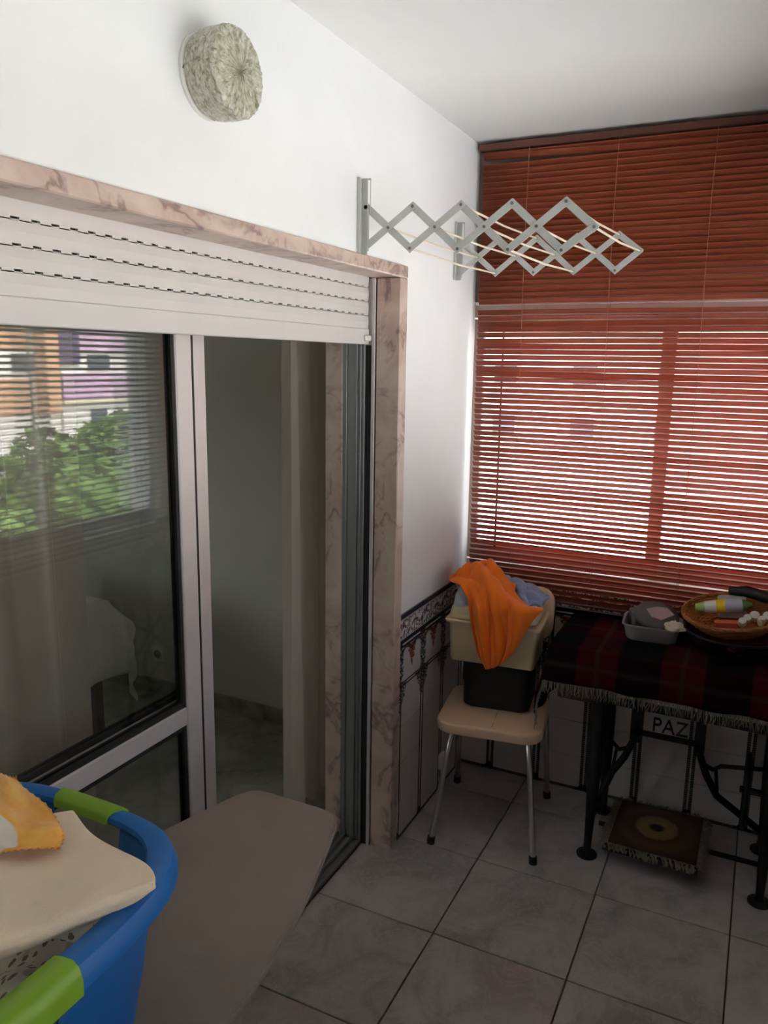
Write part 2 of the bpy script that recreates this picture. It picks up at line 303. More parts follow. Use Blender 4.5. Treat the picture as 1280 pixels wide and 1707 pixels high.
# ------------------------------------------------------------------ mesh helpers
WLOC = {}
class MB:
    def __init__(s): s.v = []; s.f = []; s.uv = []; s.has_uv = False
    def add(s, vs, fs, uvs=None):
        o = len(s.v); s.v += [tuple(map(float, p)) for p in vs]; s.f += [tuple(i+o for i in f) for f in fs]
        if uvs is not None: s.has_uv = True; s.uv += [tuple(map(float, q)) for q in uvs]
        else: s.uv += [(0, 0)]*len(vs)
        return s
    def box(s, x0, x1, y0, y1, z0, z1):
        v = [(x, y, z) for x in (x0, x1) for y in (y0, y1) for z in (z0, z1)]
        return s.add(v, [(0, 1, 3, 2), (4, 6, 7, 5), (0, 4, 5, 1), (2, 3, 7, 6), (0, 2, 6, 4), (1, 5, 7, 3)])
    def bar(s, a, b, w, t, up=(0, 1, 0)):         # flat bar from a to b, width w in the plane normal to 'up', thickness t along 'up'
        a = np.array(a, float); b = np.array(b, float); d = b-a; d /= np.linalg.norm(d); u = np.array(up, float); u -= d*(u@d); u /= np.linalg.norm(u); r = np.cross(d, u)
        v = [p+r*(i*w/2)+u*(j*t/2) for p in (a, b) for i in (-1, 1) for j in (-1, 1)]
        return s.add(v, [(0, 1, 3, 2), (4, 6, 7, 5), (0, 4, 5, 1), (2, 3, 7, 6), (0, 2, 6, 4), (1, 5, 7, 3)])
    def tube(s, pts, r, n=8, closed=False, caps=True):
        P = [np.array(p, float) for p in pts]; m = len(P); R = r if hasattr(r, '__len__') else [r]*m
        T = []
        for i in range(m):
            a = P[i-1] if (i > 0 or closed) else P[i]; b = P[(i+1) % m] if (i < m-1 or closed) else P[i]; t = b-a; T.append(t/(np.linalg.norm(t)+1e-12))
        u = np.cross(T[0], (0, 0, 1));
        if np.linalg.norm(u) < 1e-3: u = np.cross(T[0], (1, 0, 0))
        u /= np.linalg.norm(u); V = []
        for i in range(m):
            u = u-T[i]*(u@T[i]); u /= np.linalg.norm(u); w = np.cross(T[i], u)
            V += [P[i]+R[i]*(math.cos(2*pi*k/n)*u+math.sin(2*pi*k/n)*w) for k in range(n)]
        Fs = [(i*n+k, ((i+1) % m)*n+k, ((i+1) % m)*n+(k+1) % n, i*n+(k+1) % n) for i in range(m if closed else m-1) for k in range(n)]
        if caps and not closed: Fs += [tuple(range(n)), tuple((m-1)*n+k for k in reversed(range(n)))]
        return s.add(V, Fs)
    def lathe(s, prof, n=32, M=None, cap0=False, cap1=False):
        V = [np.array((r*math.cos(2*pi*k/n), r*math.sin(2*pi*k/n), z)) for r, z in prof for k in range(n)]
        if M is not None: V = [np.array(M @ Vector(v)) for v in V]
        m = len(prof); Fs = [(i*n+k, i*n+(k+1) % n, (i+1)*n+(k+1) % n, (i+1)*n+k) for i in range(m-1) for k in range(n)]
        if cap0: Fs.append(tuple(reversed(range(n))))
        if cap1: Fs.append(tuple((m-1)*n+k for k in range(n)))
        return s.add(V, Fs)
    def loft(s, rings, cap=True):                 # rings: list of equally long closed loops
        n = len(rings[0]); m = len(rings); V = [p for r in rings for p in r]
        Fs = [(i*n+k, i*n+(k+1) % n, (i+1)*n+(k+1) % n, (i+1)*n+k) for i in range(m-1) for k in range(n)]
        if cap: Fs += [tuple(reversed(range(n))), tuple((m-1)*n+k for k in range(n))]
        return s.add(V, Fs)
    def grid(s, P, uv=None, skip=None, closed_u=False):
        P = np.asarray(P); a, b = P.shape[:2]; V = P.reshape(-1, 3); Fs = []
        for i in range(a if closed_u else a-1):
            for j in range(b-1):
                if skip and skip(i, j): continue
                i2 = (i+1) % a; Fs.append((i*b+j, i2*b+j, i2*b+j+1, i*b+j+1))
        return s.add(V, Fs, None if uv is None else np.asarray(uv).reshape(-1, 2))
    def xform(s, Mx):
        s.v = [tuple(Mx @ Vector(p)) for p in s.v]; return s
    def mesh(s, name, mat, origin, smooth=None, bevel=0, seg=1, weld=0):
        me = bpy.data.meshes.new(name); o = np.array(origin)
        me.from_pydata([tuple(np.array(p)-o) for p in s.v], [], s.f)
        if s.has_uv:
            l = me.uv_layers.new(name='UVMap'); idx = np.zeros(len(me.loops), int); me.loops.foreach_get('vertex_index', idx)
            l.data.foreach_set('uv', np.array(s.uv)[idx].ravel())
        bm = bmesh.new(); bm.from_mesh(me)
        if weld: bmesh.ops.remove_doubles(bm, verts=bm.verts, dist=weld)
        bmesh.ops.recalc_face_normals(bm, faces=bm.faces)
        if bevel:
            es = [e for e in bm.edges if len(e.link_faces) == 2 and e.calc_face_angle(0) > math.radians(40)]
            bmesh.ops.bevel(bm, geom=es, offset=bevel, segments=seg, affect='EDGES', profile=.5, clamp_overlap=True)
        bm.to_mesh(me); bm.free()
        if smooth is not None:
            me.shade_smooth(); me.set_sharp_from_angle(angle=math.radians(smooth))
        me.materials.append(MAT[mat] if isinstance(mat, str) else mat)
        return me
    def build(s, name, mat, parent=None, smooth=None, bevel=0, seg=1, weld=0, origin=None, label=None, cat=None, group=None, kind=None):
        A = np.array(s.v); lo, hi = A.min(0), A.max(0)
        if origin is None: origin = np.array([(lo[0]+hi[0])/2, (lo[1]+hi[1])/2, lo[2]])
        me = s.mesh(name, mat, origin, smooth, bevel, seg, weld)
        return place(name, me, origin, parent, label, cat, group, kind)
def place(name, me, loc, parent=None, label=None, cat=None, group=None, kind=None, rz=0):
    o = bpy.data.objects.new(name, me); COL.objects.link(o); loc = np.array(loc, float)
    if parent is not None: o.parent = parent; o.location = loc-WLOC[parent.name]
    else: o.location = loc
    o.rotation_euler[2] = rz
    WLOC[o.name] = loc
    if label: o['label'] = label
    if cat: o['category'] = cat
    if group: o['group'] = group
    if kind: o['kind'] = kind
    return o
def thing(name, loc, label, cat, group=None, kind=None): return place(name, None, loc, None, label, cat, group, kind)
def solid(o, t, off=0):
    m = o.modifiers.new('thickness', 'SOLIDIFY'); m.thickness = t; m.offset = off; return o
def subd(o, l=1):
    m = o.modifiers.new('smooth', 'SUBSURF'); m.levels = l; m.render_levels = l; return o
def cr(P, n):                                     # Catmull-Rom resample along axis 0
    P = np.asarray(P, float); m = len(P); t = np.linspace(0, m-1, n); i = np.clip(t.astype(int), 0, m-2); f = (t-i)
    f = f.reshape((-1,)+(1,)*(P.ndim-1)); g = lambda k: P[np.clip(k, 0, m-1)]
    a, b, c, d = g(i-1), g(i), g(i+1), g(i+2)
    return .5*(2*b+(c-a)*f+(2*a-5*b+4*c-d)*f**2+(3*b-a-3*c+d)*f**3)
def crgrid(P, nu, nv): return np.swapaxes(cr(np.swapaxes(cr(P, nu), 0, 1), nv), 0, 1)
def uvgrid(nu, nv): return np.stack(np.meshgrid(np.linspace(0, 1, nu), np.linspace(0, 1, nv), indexing='ij'), -1)
def rrect(w, d, r, n=6):                          # rounded rectangle outline, centred
    pts = []
    for cx, cy, a0 in ((w/2-r, d/2-r, 0), (-w/2+r, d/2-r, 90), (-w/2+r, -d/2+r, 180), (w/2-r, -d/2+r, 270)):
        for k in range(n+1): a = math.radians(a0+90*k/n); pts.append((cx+r*math.cos(a), cy+r*math.sin(a)))
    return pts

# ================================================================== SETTING
T = 0.40747; FX, FY = -0.10428, -0.62355           # floor tile size and joint origin
fl = MB().box(-.2495, W+.2, -4.3, .2, -.2, -.012).build('floor', 'grout', kind='structure', label='grey veined ceramic tile floor of the balcony', origin=(0, 0, -.12))
def floor_tile(x0, x1, y0, y1):
    g = .0022; return MB().box(x0+g, x1-g, y0+g, y1-g, -.0125, 0).build('tile', 'floor', fl, bevel=.0015)
full = None
for i in range(0, 4):
    for k in range(-9, 2):
        x0, x1 = FX+i*T, min(FX+(i+1)*T, W); y0, y1 = FY+k*T, min(FY+(k+1)*T, -.001)
        if y1-y0 < .01: continue
        if y0 < -4.2: y0 = -4.2
        floor_tile(x0, x1, y0, y1)
MB().box(-.3, W+.3, -4.3, .3, H, H+.2).build('ceiling', 'ceiling', kind='structure', label='plain white balcony ceiling')
wl = MB()
DY0, DY1, DZ = -2.50, -.69, 2.003
wl.box(-.25, 0, DY1, 0, 0, H).box(-.25, 0, -4.2, DY0, 0, H).box(-.25, 0, DY0, DY1, DZ, H)
wall_l = wl.build('wall_left', 'wall', kind='structure', label='white plaster wall around the sliding door', weld=1e-5)
wb = MB().box(-.25, W+.25, 0, .22, 0, SILL).box(-.25, W+.25, 0, .22, HEAD, H).box(-.25, -.04, 0, .22, SILL, HEAD).box(W, W+.25, 0, .22, SILL, HEAD)
wall_b = wb.build('wall_back', 'wall', kind='structure', label='white end wall under and around the blind window', weld=1e-5)
WY0, WY1, WZ1 = -3.05, -.008, 2.28
wr = MB().box(W, W+.2, -4.2, 0, 0, SILL).box(W, W+.2, -4.2, 0, WZ1, H).box(W, W+.2, -4.2, WY0, SILL, WZ1).box(W, W+.2, WY1, 0, SILL, WZ1)
wr.build('wall_right', 'wall', kind='structure', label='white parapet wall below the long side window', weld=1e-5)
MB().box(-.25, W+.2, -4.32, -4.2, 0, H).build('wall_front', 'wall', kind='structure', label='white end wall opposite the blind window')

# --- glazed dado tiles, children of their wall
def dado_mesh(kind, w, h):
    return MB().box(-w/2+.0008, w/2-.0008, -.008, 0, -h/2+.0008, h/2-.0008).mesh('tile', 'tile_'+kind, (0, 0, 0), bevel=.0012)
rows = [('bottom', 0, .147), ('plain', .147, .297), ('plain', .297, .447), ('upper', .447, .597), ('garland', .597, .747), ('border', .747, .855)]
cache = {}
def dado(parent, pos, cols, axis):
    for kind, z0, z1 in rows:
        for a, b, full_c in cols:
            key = (kind, round(b-a, 3), round(full_c-(a+b)/2, 3))
            if key not in cache:
                m = MB().box(a-full_c+.0008, b-full_c-.0008, -.008, 0, -(z1-z0)/2+.0008, (z1-z0)/2-.0008).mesh('tile', 'tile_'+kind, (0, 0, 0), bevel=.0012); cache[key] = m
            zc = (z0+z1)/2
            if axis == 'y': place('tile', cache[key], (pos, full_c, zc), parent, rz=pi/2)
            else: place('tile', cache[key], (full_c, pos, zc), parent)
dado(wall_l, 0.0, [(-.662, -.462, -.562), (-.462, -.262, -.362), (-.262, -.062, -.162), (-.062, -.008, .038)], 'y')
bc = [(.0085, .14, .04)]+[(.14+.1985*k, min(.14+.1985*(k+1), W-.001), .14+.1985*(k+.5)) for k in range(7) if .14+.1985*k < W-.01]
dado(wall_b, 0.0, bc, 'x')
MB().box(-.0006, .0008, -.662, -.0, 0, .855).build('grout_bed', 'grout_w', wall_l)
MB().box(0, W, -.0008, .0006, 0, .8449).build('grout_bed', 'grout_w', wall_b)

# --- marble door surround
tr = thing('trim_1', (0, -1.6, 0), 'pink veined marble surround of the sliding door', None, kind='structure')
MB().box(-.09, .012, -2.56, -.668, 1.967, 2.004).build('lintel', 'marble', tr, bevel=.003, label='veined marble lintel slab')
MB().box(-.072, .012, -.723, -.670, 0, 1.9665).build('jamb', 'marble', tr, bevel=.003)
MB().box(-.072, .012, -2.53, -2.48, 0, 1.9665).build('jamb', 'marble', tr, bevel=.003)
MB().box(-.25, -.186, -.735, -.690, 0, 2.0).build('inner_jamb', 'marble', tr, bevel=.002)

# --- sliding aluminium door
door = MB()
door.box(-.186, -.106, -.732, -.690, 0, 2.0).box(-.186, -.106, -2.5, -2.44, 0, 2.0).box(-.235, -.112, -2.5, -.70, 1.955, 2.0)
for xx in (-.118, -.132, -.170): door.box(xx-.0015, xx+.0015, -.738, -.732, .02, 1.95)
door_o = door.build('door_1', 'alu_grey', kind='structure', label='sliding aluminium balcony door with glass leaves', bevel=.001)
th = MB().box(-.25, -.106, -2.5, -.735, 0, .012)
for xx in (-.135, -.165, -.195, -.225): th.box(xx-.002, xx+.002, -2.46, -.735, .012, .026)
th.build('track', 'alu_grey', door_o, label='grey aluminium floor track')
def leaf(x0, x1, y0, y1, rail=True):
    f = MB(); xm = (x0+x1)/2
    f.box(x0, x1, y1-.055, y1, .03, 1.95).box(x0, x1, y0, y0+.055, .03, 1.95).box(x0, x1, y0+.055, y1-.055, .03, .105).box(x0, x1, y0+.055, y1-.055, 1.89, 1.95)
    o = f.build('leaf_frame', 'alu', door_o, bevel=.003, weld=0)
    MB().box(x0+.001, x1-.001, y0+.055, y1-.055, .829, .876).build('mid_rail', 'alu', o, bevel=.003)
    for a, b in ((.105, .829), (.876, 1.89)):
        MB().box(xm-.003, xm+.003, y0+.05, y1-.05, a-.004, b+.004).build('pane', 'glass', o)
        k = MB()
        for xa, xb in ((x0+.008, xm-.0035), (xm+.0035, x1-.006)):
            k.box(xa, xb, y1-.064, y1-.055, a, b).box(xa, xb, y0+.055, y0+.064, a, b).box(xa, xb, y0+.064, y1-.064, a, a+.012).box(xa, xb, y0+.064, y1-.064, b-.012, b)
        k.build('gasket', 'rubber', o, label='black rubber gasket')
    return o
leaf(-.168, -.132, -2.44, -1.545)
leaf(-.216, -.180, -2.35, -1.437)
MB().box(-.1795, -.1685, -1.51, -1.496, .03, 1.95).build('gap_strip', 'rubber', door_o, label='black strip filling the gap between the leaves')  # thin black strip set into the gap between the two leaves

# --- roller shutter pulled up
rs = thing('roller_shutter', (-.1, -1.6, 1.762), 'off-white roller shutter pulled up under the marble lintel, rows of slots', 'shutter')
YS0, YS1 = -2.462, -.735
def shutter_slat(zt, zb, slots=True):
    m = MB(); prof = [(-.094, zb+.0062), (-.0925, (zt+zb)/2+.004), (-.094, zt), (-.106, zt), (-.106, zb+.007)]
    m.add([(x, YS0, z) for x, z in prof]+[(x, YS1, z) for x, z in prof], [(0, 1, 2, 3, 4), (9, 8, 7, 6, 5)]+[(i, (i+1) % 5, (i+1) % 5+5, i+5) for i in range(5)])
    if slots:
        y = -2.041-.042*10+.009+.021-.0; m.box(-.1005, -.0942, YS0, YS1, zb+.0004, zb+.0020)
        while y < YS1:
            a, b = max(y-.012, YS0), min(y+.012, YS1)
            if b > a: m.box(-.1005, -.0942, a, b, zb+.0004, zb+.0064)
            y += .042
    return m
for zt, zb in ((2.0, 1.934), (1.934, 1.891), (1.891, 1.849)): shutter_slat(zt, zb).build('slat', 'shutter', rs)
shutter_slat(1.849, 1.811-.007, False).build('slat', 'shutter', rs)
bb = MB().box(-.110, -.090, YS0, YS1, 1.762, 1.810).build('bottom_bar', 'shutter', rs, bevel=.002)
MB().box(-.090, -.080, -.772, -.738, 1.772, 1.790).build('stop', 'white_plastic', bb, bevel=.003)
gd = MB().box(-.0835, -.0725, -.731, -.7235, 0, 1.966).box(-.106, -.0835, -.7265, -.7235, 0, 1.966)
gd.build('guide_rail', 'alu', rs, bevel=.001)
MB().box(-.1055, -.084, -.7275, -.7268, 0, 1.76).build('guide_channel', 'rubber', rs)

# --- back window
w1 = MB()
w1.box(-.04, W, .03, .09, SILL, .905).box(-.04, W, .03, .09, 1.885, HEAD).box(-.04, -.022, .03, .09, .905, 1.885).box(W-.045, W, .03, .09, .905, 1.885)
win1 = w1.build('window_1', 'alu_white', kind='structure', label='pale aluminium sliding window behind the brown blind', bevel=.002)
def sash(parent, ax, lo, hi, z0, z1, p0, p1, st=.05, mat='alu_white'):
    m = MB()
    def bx(a, b, c, d):
        return m.box(a, b, p0, p1, c, d) if ax == 'x' else m.box(p0, p1, a, b, c, d)
    bx(lo, lo+st, z0, z1); bx(hi-st, hi, z0, z1); bx(lo+st, hi-st, z0, z0+st*1.3); bx(lo+st, hi-st, z1-st, z1)
    o = m.build('sash', mat, parent, bevel=.002); q = (p0+p1)/2; g = MB()
    if ax == 'x': g.box(lo+st-.005, hi-st+.005, q-.002, q+.002, z0+st, z1-st+.005)
    else: g.box(q-.002, q+.002, lo+st-.005, hi-st+.005, z0+st, z1-st+.005)
    g.build('pane', 'glass_win', o); return o
sh1 = sash(win1, 'x', -.022, .752, .91, 1.88, .033, .057); sash(win1, 'x', .700, W-.05, .91, 1.88, .063, .087)
MB().box(.106, .112, .028, .036, .96, 1.85).build('seal', 'rubber', sh1)
MB().box(-.0, W, -.012, .028, SILL-.0, SILL+.012).build('window_sill', 'marble', win1, bevel=.002)
MB().box(0, W, -.006, -.0005, HEAD+.012, H-.001).build('shutter_box_panel', plain('taupe_panel', (122, 108, 98), .6), wall_b)
# --- long side window
w2 = MB(); XA, XB = W+.03, W+.09
w2.box(XA, XB, WY0, WY1, SILL, .91).box(XA, XB, WY0, WY1, WZ1-.05, WZ1).box(XA, XB, WY0, WY0+.05, .91, WZ1-.05).box(XA, XB, WY1-.028, WY1, .91, WZ1-.05)
win2 = w2.build('window_2', 'alu_white', kind='structure', label='long pale aluminium sliding window of the balcony side', bevel=.002)
for lo, hi, k in ((-.72, -.040, 0), (-1.30, -.665, 1), (-1.88, -1.245, 0), (-2.45, -1.825, 1), (-3.0, -2.40, 0)):
    sash(win2, 'y', lo, hi, .915, WZ1-.055, XA+.003+.03*k, XA+.027+.03*k, .055)
MB().box(W-.055, W+.03, WY0, WY1, SILL+.0005, SILL+.014).build('window_sill', 'white_plastic', win2, bevel=.003)

# --- bedroom beyond the sliding door
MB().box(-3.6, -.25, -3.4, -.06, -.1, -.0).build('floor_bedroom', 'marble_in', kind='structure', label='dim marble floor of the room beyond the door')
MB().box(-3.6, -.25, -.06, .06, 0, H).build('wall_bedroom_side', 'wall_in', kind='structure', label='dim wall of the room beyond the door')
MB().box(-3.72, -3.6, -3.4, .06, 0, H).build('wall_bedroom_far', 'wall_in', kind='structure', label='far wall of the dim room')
wbn = MB().box(-3.6, -.25, -3.52, -3.4, 0, 1.1).box(-3.6, -.25, -3.52, -3.4, 2.0, H).box(-3.6, -2.65, -3.52, -3.4, 1.1, 2.0).box(-1.7, -.25, -3.52, -3.4, 1.1, 2.0).build('wall_bedroom_near', 'wall_in', kind='structure', label='near wall of the dim room with an unseen opening added for light')  # the opening is added to brighten the bedroom, out of view
MB().box(-3.6, -.25, -4.9, -3.521, 2.3, 2.45).build('added_sun_shade', 'wall_in', wbn)  # unseen overhang, added to keep direct sun out of the bedroom opening
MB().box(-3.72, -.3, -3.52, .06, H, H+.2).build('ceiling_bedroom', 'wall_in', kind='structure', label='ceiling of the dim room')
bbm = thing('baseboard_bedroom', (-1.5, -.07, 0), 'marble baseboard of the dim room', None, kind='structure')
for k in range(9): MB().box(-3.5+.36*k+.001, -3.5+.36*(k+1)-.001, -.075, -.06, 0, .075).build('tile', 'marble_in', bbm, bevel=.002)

# ================================================================== BLINDS
def blind_x(name, x0, x1, yc, zs, tilt, wid, mat, label, cords, head, bottom):
    t = thing(name, ((x0+x1)/2, yc, bottom), label, 'blind')
    mid = (x0+x1)/2; L = x1-x0; nx = 7; nw = 5
    def slat_mesh(ph):
        P = np.zeros((nx, nw, 3))
        for i in range(nx):
            for j in range(nw):
                s = (j/(nw-1)-.5); P[i, j] = (-L/2+L*i/(nx-1), s*wid, .0014*(1-4*s*s)+.0012*math.sin(3.1*i/(nx-1)*2+ph))
        m = MB().grid(P).mesh('slat', mat, (0, 0, 0), smooth=60); return m
    ms = [slat_mesh(k*1.7) for k in range(4)]
    for k, z in enumerate(zs):
        o = place('slat', ms[k % 4], (mid+random.uniform(-.0015, .0015), yc, z), t)
        o.rotation_euler = (-math.radians(tilt(z, k)), math.radians(random.gauss(0, .07)), 0)
        if abs(z-TOPGAP) < .001: o.rotation_euler[1] = math.radians(1.3); o.location[2] += .004
        solid(o, .0007, 0)
    hr = MB().box(x0-.012, x1+.01, yc-.022, yc+.02, head-.024, head).build('headrail', 'headrail', t, bevel=.003)
    MB().box(x0+.003, x1-.003, yc-.012, yc+.012, bottom, bottom+.010).build('bottom_rail', 'headrail', t, bevel=.003)
    for c in cords:
        MB().tube([(c+.003*math.sin(5*z), yc-.0135, z) for z in np.linspace(bottom+.01, head-.02, 14)], .0009, 5).build('ladder_cord', 'cord', t)
        MB().tube([(c, yc+.0135, z) for z in (bottom+.01, head-.02)], .0009, 5).build('ladder_cord', 'cord', t)
    return t
zs = []; z = .812
while z < 2.470:
    if not (1.909 < z < 1.930): zs.append(z)
    z += .0209
TOPGAP = max(zs)-.0209*1.0
odd = {i: random.choice((6, 9, 12, 15)) for i in random.sample(range(len(zs)), 14)}
def tilt_back(z, k):
    a = 46
    if z > 1.93: a = 52
    if z < .90: a = 50
    return a+odd.get(k, 0)+random.gauss(0, 1.2)
blind_x('venetian_blind', .028, W-.02, -.045, zs, tilt_back, .0252, 'slat', 'mahogany brown venetian blind over the window of the end wall', (.205, .52, .835, 1.15), 2.502, .792)

def blind_side(y0, y1, label):
    xc = W-.034
    t = thing('venetian_blind', (xc, (y0+y1)/2, .875), label, 'blind')
    nw = 5; L = y1-y0; P = np.zeros((2, nw, 3))
    for i in range(2):
        for j in range(nw):
            s = j/(nw-1)-.5; P[i, j] = (s*.025, -L/2+L*i, .0014*(1-4*s*s))
    me = MB().grid(P).mesh('slat', 'slat_grey', (0, 0, 0), smooth=60); z = .895; mid = (y0+y1)/2
    while z < 2.30:
        o = place('slat', me, (xc, mid, z), t); o.rotation_euler = (0, -math.radians(random.gauss(-25, 1.0)), 0); solid(o, .0008, 0); z += .0246
    MB().box(xc-.018, xc+.02, y0, y1, 2.325, 2.35).build('headrail', 'slat_grey', t, bevel=.003)
    MB().box(xc-.012, xc+.012, y0, y1, .868, .880).build('bottom_rail', 'slat_grey', t, bevel=.003)
    n = 4
    for k in range(n):
        y = y0+L*(k+.5)/n; MB().tube([(xc-.013, y, .875), (xc-.013, y, 2.33)], .001, 5).build('ladder_cord', 'alu_white', t)
blind_side(-1.28, -.062, 'open pale grey venetian blind of the side window, beside the end wall')
blind_side(-3.04, -1.30, 'open pale grey venetian blind of the side window, away from the end wall')

# ================================================================== WALL THINGS
# lamp
LC = (0.0, -1.640, 2.258)
lamp = thing('wall_lamp', LC, 'round pressed glass wall lamp on the white wall above the door', 'lamp')
Mx = Matrix.Translation(LC) @ Matrix.Rotation(math.radians(90), 4, 'Y')
MB().lathe([(.0, .0005), (.078, .0005), (.079, .006), (.074, .012), (.0, .012)], 48, Mx).build('base_plate', 'white_plastic', lamp, smooth=40, weld=1e-4)
gl = MB(); prof = [(.068, .010), (.076, .012), (.080, .02), (.083, .045), (.083, .074), (.079, .083), (.070, .086), (.05, .087), (.03, .088), (.015, .0885), (.0, .089)]
pr = [(float(a), float(b)) for a, b in cr(np.array(prof), 44)]
gl.lathe(pr, 120, None)
V = np.array(gl.v); ang = np.arctan2(V[:, 1], V[:, 0]); rad = np.hypot(V[:, 0], V[:, 1])
nz = np.sin(ang*31+3*np.sin(ang*7)+V[:, 2]*160)*.5+np.sin(ang*53+V[:, 2]*300+rad*120)*.35+rng.normal(0, .35, len(V))
k = 1+np.where(rad > .06, .012, 0)*nz; V[:, 0] *= k; V[:, 1] *= k; V[:, 2] += np.where(V[:, 2] > .074, .0012, 0)*nz
gl.v = [tuple(p) for p in V]; gl.xform(Mx)
lg = gl.build('glass_shade', 'lampglass', lamp, smooth=80, weld=1e-5, origin=LC, label='textured yellowish glass drum')
MB().tube([(.006, LC[1]-.073, LC[2]-.006), (.016, LC[1]-.079, LC[2]-.002)], .002, 6).build('screw', 'screw', lamp)

# scissor clothes rack
rk = thing('clothes_drying_rack', (.01, -.6, 2.0), 'grey folding scissor clothes rack on the white wall, half pulled out', 'drying rack')
def scissor(y, zt, zb, end):
    X = [.016+.1387*k for k in range(5)]
    top = [np.array((X[k], y, zt(k))) for k in range(5)]; bot = [np.array((X[k]-.006, y, zb(k))) for k in range(5)]; e = np.array(end)
    for k in range(4):
        for a, b, o in ((bot[k], top[k+1], -.004), (top[k], bot[k+1], .0)):
            d = (b-a)/np.linalg.norm(b-a)*.008; off = np.array((0, o, 0))
            MB().bar(a-d+off, b+d+off, .0195, .0028).build('scissor_arm', 'rack', rk, bevel=.0008)
    for a, o in ((bot[4], -.004), (top[4], 0)):
        d = (e-a)/np.linalg.norm(e-a)*.008; off = np.array((0, o, 0)); MB().bar(a-d+off, e+d+off, .0195, .0028).build('scissor_arm', 'rack', rk, bevel=.0008)
    mids = [(top[k]+bot[k+1]+bot[k]+top[k+1])/4 for k in range(4)]
    for p in top[1:]+bot[1:]+mids+[e]:
        MB().tube([p+np.array((0, -.0075, 0)), p+np.array((0, .004, 0))], .0042, 8).build('rivet', 'screw', rk)
    return top, bot, mids, e
nT, nB, nM, nE = scissor(-.96, lambda k: 2.128-.0055*k, lambda k: 2.022-.0078*k, (.643, -.96, 2.042))
fT, fB, fM, fE = scissor(-.22, lambda k: 2.137-.001*k, lambda k: 2.025-.0015*k, (.640, -.22, 2.079))
for a, b in [(nB[1], fB[1]), (nM[0], fM[0]), (nM[1], fM[1]), (nT[2], fT[2]), (nM[2], fM[2]), (nB[3], fB[3]), (nM[3], fM[3]), (nT[4], fT[4]), (nE, fE)]:
    m_ = (a+b)/2-np.array((0, 0, .006)); MB().tube([a, m_, b], .0030, 8).build('rod', 'rod', rk, smooth=40)
for y in (-.96, -.22):
    b = MB().box(.001, .004, y-.034, y-.006, 2.003, 2.203).box(.004, .022, y-.012, y-.0095, 2.003, 2.203).box(.004, .010, y-.034, y-.0315, 2.003, 2.203)
    b.box(.018, .030, y-.0095, y-.007, 2.198, 2.203).box(.028, .030, y-.0095, y-.007, 2.11, 2.203)
    br = b.build('wall_bracket', 'rack', rk, bevel=.0006)
    MB().tube([(.016, y-.012, 2.128), (.016, y+.006, 2.128)], .006, 10).build('slider', 'screw', br)
    MB().box(.010, .024, y-.008, y-.004, 2.012, 2.135).build('slide_bar', 'rack', br, bevel=.001)

# sockets
so = MB().box(.0082, .032, -.280, -.235, .094, .160).build('wall_socket', 'white_plastic', bevel=.006, seg=2, label='small cream surface socket low on the tiled wall behind the chair', cat='socket')
sk = thing('wall_socket', (-1.63, -.066, .18), 'flush socket low on the dim wall seen through the door glass', 'socket')
MB().box(-1.67, -1.59, -.070, -.060, .175, .255).build('cover_plate', 'white_plastic', sk, bevel=.003)
MB().lathe([(.0, 0), (.02, 0), (.022, .003)], 20, Matrix.Translation((-1.63, -.0702, .215)) @ Matrix.Rotation(math.radians(90), 4, 'X')).build('outlet', 'alu_grey', sk)

# ================================================================== BEDROOM THINGS
def curtain(y0, y1, xc, z0, z1, folds, amp, label, ph=0):
    nu, nv = 90, 12; P = np.zeros((nu, nv, 3)); r2 = np.random.default_rng(int(abs(y0)*100))
    ph2 = r2.uniform(0, 6, 3)
    for i in range(nu):
        for j in range(nv):
            u = i/(nu-1); v = j/(nv-1); a = amp*(.55+.45*(1-v))
            P[i, j] = (xc+a*(math.sin(u*folds*2*pi+ph+.5*v)+.4*math.sin(u*folds*3.7*pi+ph2[0]+v)), y0+(y1-y0)*u+.012*math.sin(u*folds*2*pi+1.3)+.02*(1-v)*math.sin(ph2[1]+u*5), z0+(z1-z0)*v+(.012*math.sin(u*folds*4*pi) if j == 0 else 0))
    return MB().grid(P).build('sheer_curtain', 'sheer', smooth=60, label=label, cat='curtain')
curtain(-2.42, -1.70, -.37, .03, 2.3, 6, .045, 'pale sheer curtain hanging behind the closed door glass')
curtain(-.72, -.43, -.42, .03, 2.3, 3.5, .045, 'pale sheer curtain bunched beside the open doorway', .6)
# cloth-covered small table
tbl = thing('side_table', (-1.67, -1.02, 0), 'small wooden table under a white cloth in the dim room', 'table')
MB().box(-2.04, -1.30, -1.34, -.72, .70, .73).build('table_top', 'wood_dark', tbl, bevel=.004)
for sx in (-2.0, -1.34):
    for sy in (-1.30, -.76): MB().box(sx-.02, sx+.02, sy-.02, sy+.02, 0, .70).build('leg', 'wood_dark', tbl)
nu = nv = 56; P = np.zeros((nu, nv, 3)); ov = .34; lx, ly = .75, .63
for i in range(nu):
    for j in range(nv):
        a = -ov+(lx+2*ov)*i/(nu-1); b = -ov+(ly+2*ov)*j/(nv-1)
        du = max(0, -a, a-lx); dv = max(0, -b, b-ly); sx = -1 if a < 0 else 1; sy = -1 if b < 0 else 1
        x = min(max(a, 0), lx); y = min(max(b, 0), ly); dn = math.hypot(du, dv)
        wob = .02*math.sin((a+b)*13)+.015*math.sin((a-b)*21)
        fl_ = min(1, dn/.12)
        x += sx*fl_*(.012+abs(wob)*.8)*(1 if du else 0)+(sx*.035*fl_ if du and dv else 0); y += sy*fl_*(.012+abs(wob)*.8)*(1 if dv else 0)+(sy*.035*fl_ if du and dv else 0)
        P[i, j] = (-2.045+x, -1.345+y, .737-dn*.97)
